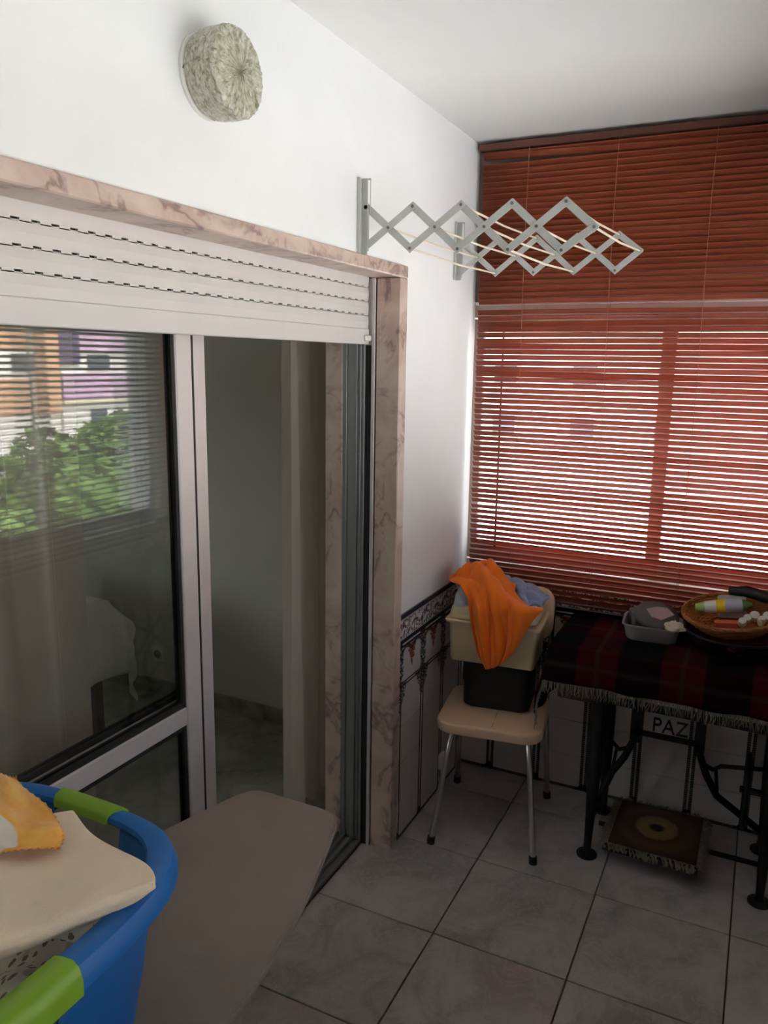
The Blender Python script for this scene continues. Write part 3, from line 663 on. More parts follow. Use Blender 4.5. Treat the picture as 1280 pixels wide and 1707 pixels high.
solid(MB().grid(P).build('tablecloth', 'whitecloth', smooth=70, label='white cloth hanging in folds over the small table in the dim room', cat='tablecloth'), .002, 1)

# ================================================================== CHAIR
CH = Matrix.Translation((.27, -.366, 0)) @ Matrix.Rotation(math.radians(8.4), 4, 'Z')
def cw(x, y, z): return np.array(CH @ Vector((x, y, z)))
ch = thing('chair', cw(0, 0, 0), 'chrome legged kitchen chair with cream vinyl seat, loaded with boxes', 'chair')
def cushion(w, d, t, r, edge=.4):
    rings = []
    for f, z in ((.90, 0), (.97, .12*t), (1.0, .38*t), (1.0, .62*t), (.975, .86*t), (.92, .97*t), (.80, t*1.0), (.5, t*1.06), (.1, t*1.08)):
        k = rrect(w-(1-f)*w*edge*.6-(0 if f > .85 else (1-f)*w*.4), d-(1-f)*d*edge*.6-(0 if f > .85 else (1-f)*d*.4), max(.004, r*min(1, f)), 8)
        rings.append([(x, y, z) for x, y in k])
    return MB().loft(rings)
s_ = cushion(.378, .375, .044, .07); s_.xform(CH @ Matrix.Translation((-.004, -.012, .417)))
subd(s_.build('seat', 'vinyl', ch, smooth=60), 1)
sm = MB(); pts = [cw(0.012, -.197, .437), cw(.012, -.193, .4545), cw(.012, -.172, .4610), cw(.012, -.10, .4635), cw(.012, 0, .4645), cw(.012, .17, .4615)]
sm.tube(pts, .0012, 6).build('seam', 'seam', ch, label='dark seam along the seat')
for sx in (-1, 1):
    lg_ = MB().tube([cw(sx*.183, -.222, .012), cw(sx*.150, -.165, .30), cw(sx*.136, -.14, .405), cw(sx*.13, -.12, .419)], .0105, 12).build('leg', 'chrome', ch, smooth=40)
    MB().tube([cw(sx*.184, -.223, 0), cw(sx*.182, -.220, .026)], .0145, 12).build('foot', 'rubber', lg_, smooth=40)
    lr_ = MB().tube([cw(sx*.183, .222, .012), cw(sx*.172, .175, .30), cw(sx*.166, .155, .415), cw(sx*.166, .160, .50), cw(sx*.166, .19, .66), cw(sx*.166, .222, .808)], .0105, 12).build('leg', 'chrome', ch, smooth=40)
    MB().tube([cw(sx*.184, .223, 0), cw(sx*.1825, .220, .026)], .0145, 12).build('foot', 'rubber', lr_, smooth=40)
MB().tube([cw(-.136, -.14, .408), cw(.136, -.14, .408)], .009, 10).build('crossbar', 'chrome', ch, smooth=40)
MB().tube([cw(-.166, .155, .408), cw(.166, .155, .408)], .009, 10).build('crossbar', 'chrome', ch, smooth=40)
b_ = cushion(.345, .205, .030, .06); b_.xform(CH @ Matrix.Translation((0, .222, .768)) @ Matrix.Rotation(math.radians(90-10), 4, 'X'))
subd(b_.build('backrest', 'vinyl', ch, smooth=60), 1)

# black box, cream box with lid
bo = thing('storage_box', cw(0, .05, .466), 'black plastic box on the chair seat, under the cream box', 'box')
r0 = [[(*cw(x, y+.06, z),) for x, y in rrect(w, d, .03, 5)] for w, d, z in ((.225, .20, .466), (.245, .215, .475), (.25, .22, .634))]
MB().loft(r0).build('body', 'black_plastic', bo, smooth=40)
MB().loft([[(*cw(x, y+.06, z),) for x, y in rrect(.254, .224, .03, 5)] for z in (.622, .6335)]).build('rim', 'black_plastic', bo, smooth=40)
BXM = Matrix.Translation((.245, -.313, 0)) @ Matrix.Rotation(math.radians(5.5), 4, 'Z')
def bw(x, y, z): return np.array(BXM @ Vector((x, y, z)))
cb = thing('storage_box', bw(0, 0, .636), 'cream plastic box with rimmed top on the chair, clothes piled on it', 'box')
rb = [[(*bw(x, y, z),) for x, y in rrect(w, d, r, 5)] for w, d, z, r in ((.300, .20, .636, .012), (.308, .207, .642, .018), (.322, .220, .786, .018))]
MB().loft(rb).build('body', 'cream_plastic', cb, smooth=35)
rim = [[(*bw(x, y, z),) for x, y in rrect(w, d, .02, 5)] for w, d, z in ((.322, .220, .784), (.346, .243, .786), (.348, .245, .793), (.342, .239, .797), (.318, .215, .797))]
MB().loft(rim).build('rim', 'cream_plastic', cb, smooth=35)
ld = [[(*bw(x-.004, y, z+.05*max(0, x)),) for x, y in rrect(w, d, .025, 5)] for w, d, z in ((.322, .220, .7995), (.316, .215, .806), (.306, .205, .835), (.286, .185, .846))]
MB().loft(ld).build('lid', 'cream_plastic', cb, smooth=35)

# orange cloth over the box
yf = -.452
ctrl = [
 [ay(770, 968, -.20), ay(790, 955, -.18), ay(814, 950, -.17), ay(836, 962, -.18), ay(856, 985, -.20)],
 [ay(762, 953, -.30), ay(784, 942, -.28), ay(810, 935, -.26), ay(834, 950, -.26), ay(858, 980, -.27)],
 [ay(748, 969, -.36), ay(782, 957, -.35), ay(808, 950, -.34), ay(836, 966, -.33), ay(862, 996, -.33)],
 [ay(766, 974, -.40), ay(790, 982, -.41), ay(816, 975, -.42), ay(842, 990, -.40), ay(884, 1014, -.40)],
 [ay(780, 1000, -.435), ay(800, 1008, yf-.012), ay(822, 1010, yf+.008), ay(852, 1012, yf-.012), ay(904, 1016, -.435)],
 [ay(783, 1030, yf), ay(803, 1034, yf-.016), ay(826, 1036, yf+.006), ay(852, 1036, yf-.016), ay(886, 1036, yf)],
 [ay(790, 1062, yf), ay(806, 1066, yf-.014), ay(826, 1068, yf+.004), ay(850, 1064, yf-.014), ay(873, 1058, yf)],
 [ay(798, 1092, yf), ay(808, 1096, yf-.010), ay(824, 1096, yf), ay(842, 1092, yf-.008), ay(858, 1084, yf)],
 [ay(808, 1112, yf+.004), ay(812, 1115, yf), ay(822, 1113, yf), ay(834, 1107, yf), ay(842, 1100, yf+.004)]]
nu, nv = 72, 64
P = crgrid(np.array(ctrl), nu, nv)
def rid(x): return abs(math.sin(pi*x))**.75-.62              # rounded folds with sharp valleys
for i in range(nu):
    for j in range(nv):
        u, v = i/(nu-1), j/(nv-1); hang = min(1, max(0, (u-.36)/.15))*min(1, (1-u)*5+.25); top = math.exp(-((u-.20)/.15)**2)
        vv_ = v+.10*math.sin(3*u)+.12*(1-u)*(v-.4)
        P[i, j, 1] -= hang*(.030*rid(vv_*3.1+.2+.5*u)+.014*rid(vv_*6.3-.9*u))+top*.016*rid(u*5.5+v*2.2)
        P[i, j, 2] += top*(.028*rid(u*4.6-v*2.3+.3)+.014*rid(v*5.2+u*3.1))
oc = MB().grid(P, uvgrid(nu, nv)).build('orange_cloth', 'orange', smooth=80, label='crumpled orange cloth hanging over the front of the cream box', cat='cloth')
solid(oc, .003, 1); subd(oc, 1)
def heap(name, mat, c, rx, ry, rz, label, seed, amp=.25, rot=0):
    r_ = np.random.default_rng(seed); fr = r_.uniform(2, 6, (6, 2)); ph = r_.uniform(0, 6.3, (6, 2)); nu, nv = 48, 20; P = np.zeros((nu, nv, 3))
    for i in range(nu):
        for j in range(nv):
            t = 2*pi*i/nu; f = (pi/2)*j/(nv-1); d = sum(math.sin(round(fr[q, 0])*t+ph[q, 0]+2*f)*math.cos(fr[q, 1]*f*1.5+ph[q, 1]) for q in range(6))/6*amp
            d2 = 1+d; x, y, z = rx*math.cos(t)*math.cos(f)*d2, ry*math.sin(t)*math.cos(f)*d2, rz*math.sin(f)*(1+d*.6)
            P[i, j] = (c[0]+x*math.cos(rot)-y*math.sin(rot), c[1]+x*math.sin(rot)+y*math.cos(rot), c[2]+z)
    o = MB().grid(P, closed_u=True).build(name, mat, smooth=80, weld=1e-5, label=label, cat='cloth'); subd(o, 1); return o
heap('grey_cloth', 'greycloth', bw(-.105, -.01, .842), .055, .09, .085, 'pale grey crumpled garment under the orange cloth, on the box lid', 3, .4)
bc_ = [[ay(838, 962, -.16), ay(850, 962, -.16), ay(868, 968, -.16), ay(890, 978, -.16)],
       [ay(846, 975, -.22), ay(862, 972, -.22), ay(880, 976, -.21), ay(902, 986, -.20)],
       [ay(856, 992, -.27), ay(870, 992, -.28), ay(888, 990, -.27), ay(916, 996, -.24)],
       [ay(866, 1008, -.31), ay(880, 1008, -.33), ay(898, 1006, -.31), ay(912, 1000, -.27)],
       [ay(862, 1016, -.30), ay(876, 1014, -.31), ay(892, 1012, -.30), ay(904, 1007, -.27)]]
P = crgrid(np.array(bc_), 34, 34)
for i in range(34):
    for j in range(34): P[i, j, 2] += .014*rid(j/33*2.6+i/33*1.4)+.007*rid(i/33*3.3-j/33*2.1)
bl = MB().grid(P).build('blue_cloth', 'bluecloth', smooth=80, label='blue-grey crumpled garment beside the orange cloth on the box', cat='cloth'); solid(bl, .006, 0); subd(bl, 1)

# ================================================================== SEWING TABLE
ts = thing('sewing_table', (.9, -.26, 0), 'old treadle sewing table with black cast iron stand below the blind', 'table')
TX0, TX1, TY0, TY1, TZ = .475, 1.262, -.455, -.078, .765
MB().box(TX0, TX1, TY0, TY1, TZ-.028, TZ).build('table_top', 'wood_dark', ts, bevel=.004)
MB().box(.56, 1.23, -.44, -.10, TZ-.10, TZ-.0285).build('drawer_box', 'wood_dark', ts, bevel=.003)
MB().box(.505, .625, -.435, -.11, .575, .664).build('drawer', 'wood_dark', ts, bevel=.003)
for k, x in enumerate((.64, 1.196)):
    sf = MB(); w = .022
    for s in (-1, 1):
        yc = -.265+s*.155
        sf.tube([(x, yc, .010), (x, yc-s*.02, .15), (x, yc-s*.035, .30), (x, yc-s*.03, .50), (x, yc-s*.02, .665)], [.012, .017, .024, .024, .022], 12)
        sf.lathe([(.0, 0), (.036, 0), (.036, .006), (.016, .014), (.011, .03)], 20, Matrix.Translation((x, yc, 0)))
        sf.tube([(x, yc-s*.035, .30), (x, yc-s*.10, .36), (x, -.265, .42)], .009, 8)
        sf.tube([(x, yc-s*.03, .50), (x, yc-s*.09, .46), (x, -.265, .42)], .009, 8)
    sf.tube([(x, -.265+.02, .012+.10), (x, -.265-.02, .112)], .02, 8)
    sf.tube([(x, -.265-.135, .13), (x, -.265, .10), (x, -.265+.135, .13)], .012, 8)
    sf.box(x-.018, x+.018, -.43, -.10, .655, .666)
    sf.tube([(x, -.265, .42), (x, -.265, .655)], .010, 8)
    sf.build('side_frame', 'iron', ts, smooth=40)
cbm = MB(); yb = -.20
cbm.bar((.745, yb, .36), (.745, yb, .60), .034, .012).bar((.965, yb, .36), (.965, yb, .60), .034, .012)
cbm.bar((.74, yb, .398), (.97, yb, .398), .018, .012).bar((.64, yb, .50), (1.196, yb, .50), .030, .012).bar((.64, yb, .60), (1.196, yb, .60), .03, .012)
for s, xa, xe in ((-1, .745, .64), (1, .965, 1.196)):
    cbm.tube([(xa, yb, .37), (xa+s*.03, yb, .29), (xa+s*.07, yb, .22), (xe-s*.0, yb, .12)], .013, 8)
    cbm.tube([(xa+s*.005, yb, .335), (xa+s*.05, yb, .315), (xa+s*.075, yb, .335), (xe, yb, .36)], .008, 8)
    cbm.tube([(xa+s*.06, yb, .315), (xa+s*.07, yb, .24)], .006, 8)
cr_o = cbm.build('cross_brace', 'iron', ts, smooth=40)
fc = bpy.data.curves.new('letters', 'FONT'); fc.body = 'PAZ'; fc.size = .066; fc.extrude = .003; fc.align_x = 'CENTER'; fc.space_character = 1.05
fo = bpy.data.objects.new('tmp_letters', fc); COL.objects.link(fo); bpy.context.view_layer.update()
lm = bpy.data.meshes.new_from_object(fo.evaluated_get(bpy.context.evaluated_depsgraph_get())); bpy.data.objects.remove(fo)
lm.name = 'lettering'; lm.materials.clear(); lm.materials.append(MAT['iron'])
lo = place('lettering', lm, (.862, yb, .414), cr_o); lo.rotation_euler = (math.radians(90), 0, 0); lo.scale = (1.0, 1.18, 1)
# treadle plate and wheel
tp = MB()
for k in range(9): tp.box(.70+.0355*k, .70+.0355*k+.016, -.44, -.12, .055, .066)
tp.box(.695, 1.005, -.445, -.428, .052, .068).box(.695, 1.005, -.132, -.115, .052, .068).tube([(.652, -.27, .042), (1.185, -.27, .042)], .009, 8)
tp.build('treadle', 'iron', ts)
wh = MB(); cx_, cy_, cz_ = 1.125, -.15, .30
wh.tube([(cx_, cy_+.0, cz_)]+[(cx_, cy_, cz_)], .001, 4)
wh = MB(); ring = [(cx_, cy_-.0+.13*math.cos(2*pi*k/36)*.5, cz_+.13*math.sin(2*pi*k/36)) for k in range(36)]
ring = [(cx_, -.265+.12*math.cos(2*pi*k/36), .30+.12*math.sin(2*pi*k/36)) for k in range(36)]
wh.tube(ring, .009, 8, closed=True)
for k in range(5): a = 2*pi*k/5; wh.tube([(cx_, -.265, .30), (cx_, -.265+.12*math.cos(a), .30+.12*math.sin(a))], .006, 6)
wh.tube([(cx_-.02, -.265, .30), (1.19, -.265, .30)], .012, 8)
wh.build('drive_wheel', 'iron', ts, smooth=40)
# fringed mat on treadle
mt = thing('fringed_mat', (.855, -.285, .069), 'brown tufted mat with pale looped fringe on the treadle', 'mat')
MB().loft([[(.855+x, -.285+y, z) for x, y in rrect(w, d, .02, 5)] for w, d, z in ((.28, .29, .069), (.29, .30, .076), (.285, .295, .086), (.26, .27, .090))]).build('pile', 'mat', mt, smooth=50, origin=(.855, -.285, .069))
fr = MB()
for k in range(230):
    t = k/230*4; s = int(t); f = t-s
    ex, ey = [(-.145+.29*f, -.15), (.145, -.15+.30*f), (.145-.29*f, .15), (-.145, .15-.30*f)][s]
    nx_, ny_ = [(0, -1), (1, 0), (0, 1), (-1, 0)][s]; a = np.array((.855+ex, -.285+ey, .078)); o = np.array((nx_, ny_, 0)); tt = np.array((-ny_, nx_, 0))
    L_ = random.uniform(.018, .034); j = random.uniform(-.012, .012)
    fr.tube([a, a+o*L_*.6+tt*j+np.array((0, 0, random.uniform(-.004, .008))), a+o*L_+tt*(j+.006)+np.array((0, 0, random.uniform(-.016, -.004))), a+o*L_*.4+tt*(j+.008)+np.array((0, 0, -.008))], .0028, 4)
fo_ = fr.build('fringe', 'fringe', mt, label='pale looped fringe'); fo_['kind'] = 'stuff'

# tartan blanket
bk = thing('tartan_blanket', (.88, -.27, .766), 'dark red and black tartan blanket over the sewing table', 'blanket')
bx0, bx1, by0, by1 = TX0-.003, TX1+.003, TY0-.003, TY1
hl, hf = .235, .125; nu, nv = 110, 62; P = np.zeros((nu, nv, 3)); UV = np.zeros((nu, nv, 2))
def wave(t): return .5+.5*(math.sin(t*27)+.5*math.sin(t*47+1.2))/1.5
for i in range(nu):
    for j in range(nv):
        a = -hl+(bx1-bx0+hl)*i/(nu-1); b = -hf+(by1-by0+hf)*j/(nv-1)
        du = max(0, -a); dv = max(0, -b); x = bx0+max(a, 0); y = by0+max(b, 0)
        fa = min(1, du/.05); fb = min(1, dv/.05); dn = math.hypot(du, dv)
        x -= fa*(.004+.014*wave(b*1.3+.4)*min(1, du/.15)); y -= fb*(.006+.022*wave(a)*min(1, dv/.10))
        if du and dv: x -= .012*fa*fb*min(1, dn/.2); y -= .012*fa*fb*min(1, dn/.2)
        P[i, j] = (x, y, TZ+.0035-dn*(1-.04*min(1, dn/.02))); UV[i, j] = (x if not du else bx0+a, b)
ck = MB().grid(P, UV).build('cloth', 'tartan', bk, smooth=70); solid(ck, .003, 1)
fg = MB()
for i in range(0, 230):
    t = i/229; f = t*(nu-1); k = min(int(f), nu-2); p = P[k, 0]*(1-(f-k))+P[k+1, 0]*(f-k)
    L_ = random.uniform(.035, .05); fg.tube([p, p+np.array((random.uniform(-.004, .004), -.002, -L_*.5)), p+np.array((random.uniform(-.008, .008), random.uniform(-.006, .003), -L_))], [.0016, .0014, .001], 4)
ff = fg.build('fringe', 'fringe', bk, label='pale woollen fringe'); ff['kind'] = 'stuff'

# ================================================================== THINGS ON THE TABLE
TT = TZ+.0072
# plastic tub
tc_ = np.array((.775, -.215, TT)); tub = thing('plastic_tub', tc_, 'grey translucent plastic food tub with odds and ends on the tartan blanket', 'tub')
g = G('cloudy_plastic'); g.set(Base_Color=lin((176, 170, 168)), Roughness=.35, **{'Transmission Weight': .35, 'IOR': 1.3}); MAT['tub'] = g.m
def rr3(c, w, d, r, z, rot=.06): 
    return [(c[0]+x*math.cos(rot)-y*math.sin(rot), c[1]+x*math.sin(rot)+y*math.cos(rot), c[2]+z) for x, y in rrect(w, d, r, 6)]
rings = [rr3(tc_, .155, .135, .03, 0), rr3(tc_, .165, .145, .032, .004), rr3(tc_, .186, .165, .036, .052), rr3(tc_, .198, .178, .04, .053), rr3(tc_, .198, .178, .04, .058), rr3(tc_, .182, .161, .034, .057), rr3(tc_, .162, .141, .03, .007), rr3(tc_, .10, .09, .03, .006)]
MB().loft(rings).build('body', 'tub', tub, smooth=40)
# things in the tub
MB().loft([rr3(tc_+np.array((-.045, .035, 0)), .075, .07, .015, z, .4) for z in (.0075, .075, .079)]).build('small_box', plain('grey_card', (110, 108, 108), .7), bevel=.003, label='small grey box standing in the plastic tub', cat='box')
dk_ = thing('round_pouch', tc_+np.array((.01, -.01, .055)), 'round dark grey pouch with pale label lying on the tub', 'pouch')
Mp = Matrix.Translation(tc_+np.array((.012, .0, .078))) @ Matrix.Rotation(math.radians(20), 4, 'X') @ Matrix.Rotation(math.radians(8), 4, 'Y')
MB().lathe([(0, -.02), (.05, -.02), (.072, -.010), (.076, .0), (.07, .010), (.045, .016), (0, .018)], 36, Mp).build('body', plain('charcoal_cloth', (88, 84, 84), .7), dk_, smooth=60, weld=1e-5)
q = [(-.045, .002), (-.02, -.034), (.012, -.038), (.05, .008), (.022, .036), (-.012, .03)]
MB().loft([[tuple(Mp @ Vector((x+.006, y-.004, z))) for x, y in q] for z in (.0165, .0195)]).build('label', plain('pale_label', (176, 152, 150), .6, var=.12), dk_, label='pale pink label')
heap('beige_cloth', 'beige', tc_+np.array((.078, -.055, .056)), .034, .028, .028, 'small beige crumpled rag at the edge of the tub', 11, .5)
# dark dish
dc = np.array((1.035, -.21, TT)); dish = thing('round_dish', dc, 'dark patterned round dish under the wicker basket', 'dish')
g = G('dark_lacquer'); f = g.noise(g.tc(), 22, 5, .6, 1.0); g.set(Base_Color=g.ramp(f, [(.45, lin((26, 24, 24))), (.6, lin((62, 46, 38))), (.7, lin((90, 74, 64)))]), Roughness=.25); MAT['dish'] = g.m
MB().lathe([(0, 0), (.10, 0), (.11, .006), (.145, .03), (.155, .052), (.158, .06), (.150, .060), (.138, .034), (.10, .012), (0, .010)], 48, Matrix.Translation(dc)).build('bowl', 'dish', dish, smooth=50, weld=1e-5)
MB().tube([tuple(dc+np.array((.155*math.cos(2*pi*k/48), .155*math.sin(2*pi*k/48), .061))) for k in range(48)], .004, 6, closed=True).build('rim', 'black_plastic', dish, smooth=60)
# wicker basket, tilted in the dish
bcn = np.array((1.035, -.185, TT+.062)); Mb = Matrix.Translation(bcn) @ Matrix.Rotation(math.radians(-7), 4, 'Y') @ Matrix.Rotation(math.radians(14), 4, 'X')
wkb = thing('wicker_basket', bcn, 'shallow oval wicker basket of sewing odds and ends on the dark dish', 'basket')
prof = [(.070, .008), (.092, .012), (.108, .024), (.120, .038), (.130, .052), (.138, .066)]
wv = MB()
for k in range(11):
    f = k/10*(len(prof)-1); a = min(int(f), len(prof)-2); r = prof[a][0]*(1-f+a)+prof[a+1][0]*(f-a); z = prof[a][1]*(1-f+a)+prof[a+1][1]*(f-a)
    wv.tube([(1.12*(r+.0025*math.sin(24*t+pi*k))*math.cos(t), .9*(r+.0025*math.sin(24*t+pi*k))*math.sin(t), z) for t in np.linspace(0, 2*pi, 97)[:-1]], .0034, 5, closed=True)
wv.xform(Mb); wv.build('weave', 'wicker', wkb, smooth=60)
bt = MB().lathe([(0, .006), (.07, .006), (.09, .011), (.107, .023), (.132, .06)], 48, Matrix.Diagonal((1.11, .89, 1, 1))); bt.xform(Mb); bt.build('lining', 'wicker', wkb, smooth=60)
ri = MB()
for s in (0, 1): ri.tube([((1.12*(.141+.003*math.sin(20*t+pi*s)))*math.cos(t), .9*(.141+.003*math.sin(20*t+pi*s))*math.sin(t), .068+.004*math.cos(20*t+pi*s)) for t in np.linspace(0, 2*pi, 161)[:-1]], .0042, 6, closed=True)
ri.xform(Mb); ri.build('braided_rim', 'wicker', wkb, smooth=60)
def inb(x, y, z): return np.array(Mb @ Vector((x, y, z)))
# things in the basket
tbp = inb(-.06, .0, .050); tb = thing('squeeze_tube', tbp, 'squeeze tube with yellow band and green cap lying in the wicker basket', 'tube')
pa, pb = inb(-.118, .004, .078), inb(.060, .030, .078); d_ = pb-pa
def seg(f0, f1, r0, r1, name, mat): MB().tube([pa+d_*f0, pa+d_*f1], [r0*1.25, r1*1.25], 16).build(name, mat, tb, smooth=40)
seg(0, .16, .011, .014, 'cap', plain('pale_green_cap', (176, 196, 110), .4)); seg(.16, .36, .0155, .018, 'neck', 'white_plastic')
seg(.36, .52, .018, .0185, 'band', plain('yellow_print', (240, 206, 40), .4)); seg(.52, .82, .0185, .018, 'body', plain('lilac_print', (190, 188, 206), .4)); seg(.82, 1.0, .018, .006, 'crimp', plain('green_print', (110, 140, 70), .4))
pk = MB().loft([[tuple(inb(-.005+x, .05+y, z)) for x, y in rrect(.09, .05, .012, 4)] for z in (.028, .06, .086, .090)]); pk.build('paper_packet', plain('grey_paper', (176, 172, 168), .8), smooth=40, label='grey paper packet behind the squeeze tube in the basket', cat='packet')
hn = thing('comb', inb(.05, .03, .09), 'long black comb handle resting across the wicker basket rim', 'comb')
MB().tube([inb(-.01, .088, .098), inb(.04, .07, .108), inb(.10, .045, .100), inb(.165, .02, .092)], [.015, .019, .020, .016], 10).build('handle', 'black_plastic', hn, smooth=50)
MB().bar(inb(.02, .075, .112), inb(.14, .030, .104), .012, .022, (0, 0, 1)).build('spine', 'black_plastic', hn, bevel=.002)
for k, (x, y) in enumerate(((.045, -.035), (.066, -.020), (.088, -.048), (.105, -.02), (.03, -.06))):
    w_ = .014+.003*(k % 2); c_ = inb(x, y, .062)
    sp = thing('thread_spool', c_, ['white cotton thread spool in the wicker basket, next to the tube', 'ivory thread spool behind the white one in the wicker basket', 'pale thread spool near the wicker rim', 'white thread spool under the comb in the wicker basket', 'small white thread spool against the wicker wall'][k], 'spool', 'thread spools in the wicker basket')
    R_ = Matrix.Translation(c_) @ Matrix.Rotation(random.uniform(.3, 1.4), 4, 'X') @ Matrix.Rotation(random.uniform(0, 3), 4, 'Z')
    MB().lathe([(0, -.014), (w_*.8, -.014), (w_*.8, -.012)], 14, R_).build('flange', 'white_plastic', sp); MB().lathe([(w_*.8, -.012), (w_, -.008), (w_, .008), (w_*.8, .012)], 14, R_).build('thread', 'beige', sp, smooth=50); MB().lathe([(w_*.8, .012), (w_*.8, .014), (0, .014)], 14, R_).build('flange', 'white_plastic', sp)
rdp = MB().loft([[tuple(inb(-.02+x, -.045+y, z)) for x, y in rrect(.075, .022, .008, 4)] for z in (.036, .050, .054)]); rdp.build('red_pincushion', plain('salmon_felt', (206, 100, 74), .9), smooth=40, label='salmon red felt strip lying in the wicker basket', cat='pincushion')

# ================================================================== IRONING BOARD
ZB = .842; bc0 = .287
ib = thing('ironing_board', (bc0, -2.4, 0), 'ironing board with taupe cover along the sliding door', 'ironing board')
half = [(-1.778, .060), (-1.781, .085), (-1.790, .098), (-1.812, .112), (-1.84, .122), (-1.93, .149), (-2.04, .177), (-2.17, .198), (-2.28, .207), (-2.6, .212), (-2.88, .208), (-2.93, .19), (-2.945, .15)]
hp = cr(np.array(half), 60)
out = [(bc0+w, y) for y, w in hp]+[(bc0-w, y) for y, w in hp[::-1]]
cx0, cy0 = bc0, -2.4
def scl(d): 
    o = []
    n = len(out)
    for k, (x, y) in enumerate(out):
        a = np.array(out[k-1]); b = np.array(out[(k+1) % n]); t = b-a; t /= np.linalg.norm(t)+1e-9; nn = np.array((t[1], -t[0])); o.append(np.array((x, y))+nn*d)
    return o
sg = 1 if scl(.01)[20][0] > out[20][0] else -1
rings = [[(x, y, z) for x, y in scl(sg*d)] for d, z in ((-.006, ZB-.026), (0, ZB-.022), (0, ZB-.006), (-.003, ZB-.001), (-.010, ZB))]
MB().loft(rings).build('padded_top', 'board', ib, smooth=50)
MB().tube([(x, y, ZB-.010) for x, y in scl(sg*.0015)], .0028, 6, closed=True).build('piping', 'piping', ib, smooth=60)
for s in (-1, 1):
    for yA, yB in ((-2.05, -2.80), (-2.80, -2.05)):
        xo = s*(.11 if yA > -2.5 else .085)
        l_ = MB().tube([(bc0+xo, yA, .012), (bc0+xo, yB, ZB-.035)], .010, 10).build('leg', 'rack', ib, smooth=40)
        MB().tube([(bc0+xo, yA+.012, .011), (bc0+xo, yA-.012, .011)], .0108, 10).build('foot', 'rubber', l_, smooth=40)
for yA, xo in ((-2.05, .11), (-2.80, .085)): MB().tube([(bc0-xo, yA, .022), (bc0+xo, yA, .022)], .009, 10).build('foot_bar', 'rack', ib, smooth=40)
MB().tube([(bc0-.12, -2.42, .4265), (bc0+.12, -2.42, .4265)], .008, 8).build('pivot', 'rack', ib, smooth=40)
MB().box(bc0-.14, bc0+.14, -2.82, -2.03, ZB-.034, ZB-.0265).build('under_frame', 'rack', ib)

# ================================================================== LAUNDRY BASKET
BC = np.array((.300, -2.590)); A_, B_, NB = .215, .300, 3.8; ZR = 1.122
def sup(t, sa, sb):
    c, s = math.cos(t), math.sin(t); return np.array((BC[0]+sa*math.copysign(abs(c)**(2/NB), c), BC[1]+sb*math.copysign(abs(s)**(2/NB), s)))
lb = thing('laundry_basket', (BC[0], BC[1], ZB+.001), 'blue plastic laundry basket with lime green grips on the ironing board', 'basket')
NT = 160; ts_ = []
# even arc-length parameter
tt = np.linspace(0, 2*pi, 4001); pp = np.array([sup(t, A_, B_) for t in tt]); cl = np.concatenate([[0], np.cumsum(np.linalg.norm(np.diff(pp, axis=0), axis=1))])
ts_ = np.interp(np.linspace(0, cl[-1], NT+1)[:-1], cl, tt)
zb0 = ZB+.003
levels = [(.70, zb0), (.735, zb0+.004), (.76, zb0+.03), (.80, zb0+.09), (.835, zb0+.14), (.862, ZR-.085), (.876, ZR-.068), (.885, ZR-.055), (.895, ZR-.042), (.905, ZR-.026), (.912, ZR-.014)]
P = np.zeros((NT, len(levels), 3))
def inset(t, f, z):
    # shrink by absolute distance so that the walls keep an even slope
    d = (1-f)*A_*1.05; p = sup(t, A_-d, B_-d); return (p[0], p[1], z)
for i, t in enumerate(ts_):
    for j, (f, z) in enumerate(levels): P[i, j] = inset(t, f, z)
def handle_zone(p, lim): 
    return (abs(p[0]-BC[0]) < lim and abs(p[1]-BC[1]) > B_*.7) or (abs(p[1]-BC[1]) < lim+.012 and abs(p[0]-BC[0]) > A_*.7)
def skip(i, j):
    c = (P[i, j]+P[(i+1) % NT, j])/2; lim = {5: .050, 6: .057, 7: .060, 8: .062, 9: .060}.get(j)
    return lim is not None and handle_zone(c, lim)
wallo = MB().grid(P, skip=skip, closed_u=True).build('wall', 'blue_plastic', lb, smooth=50); solid(wallo, .003, -1)
MB().loft([[inset(t, .71, z) for t in ts_] for z in (ZB+.001, ZB+.005)]).build('base', 'blue_plastic', lb)
rp = [(.868, -.010), (.858, -.005), (.866, .0), (.895, .0025), (.95, .0012), (.978, -.003), (.988, -.010), (.993, -.015), (1.0, -.020), (1.0, -.030), (.99, -.030)]
P2 = np.zeros((NT, len(rp), 3))
for i, t in enumerate(ts_):
    for j, (f, dz) in enumerate(rp): P2[i, j] = inset(t, f, ZR+dz)
rimo = MB().grid(P2, closed_u=True).build('rim', 'blue_plastic', lb, smooth=28); solid(rimo, .0025, -1)
def grip(sel):
    idx = [i for i, t in enumerate(ts_) if sel(inset(t, 1, 0))]
    idx.sort(key=lambda i: math.atan2(inset(ts_[i], 1, 0)[1]-BC[1], inset(ts_[i], 1, 0)[0]-BC[0])); rings = []
    for i in idx:
        t = ts_[i]; rings.append([inset(t, f, ZR+dz) for f, dz in ((.88, -.013), (.852, -.010), (.850, .000), (.872, .0056), (.91, .0066), (.96, .0050), (.990, -.002), (1.006, -.016), (1.006, -.033), (.97, -.033))])
    MB().loft(rings).build('grip', 'green_plastic', lb, smooth=50)
grip(lambda p: abs(p[0]-BC[0]) < .060 and p[1] > BC[1]); grip(lambda p: abs(p[0]-BC[0]) < .060 and p[1] < BC[1])
grip(lambda p: abs(p[1]-BC[1]) < .068 and p[0] > BC[0])
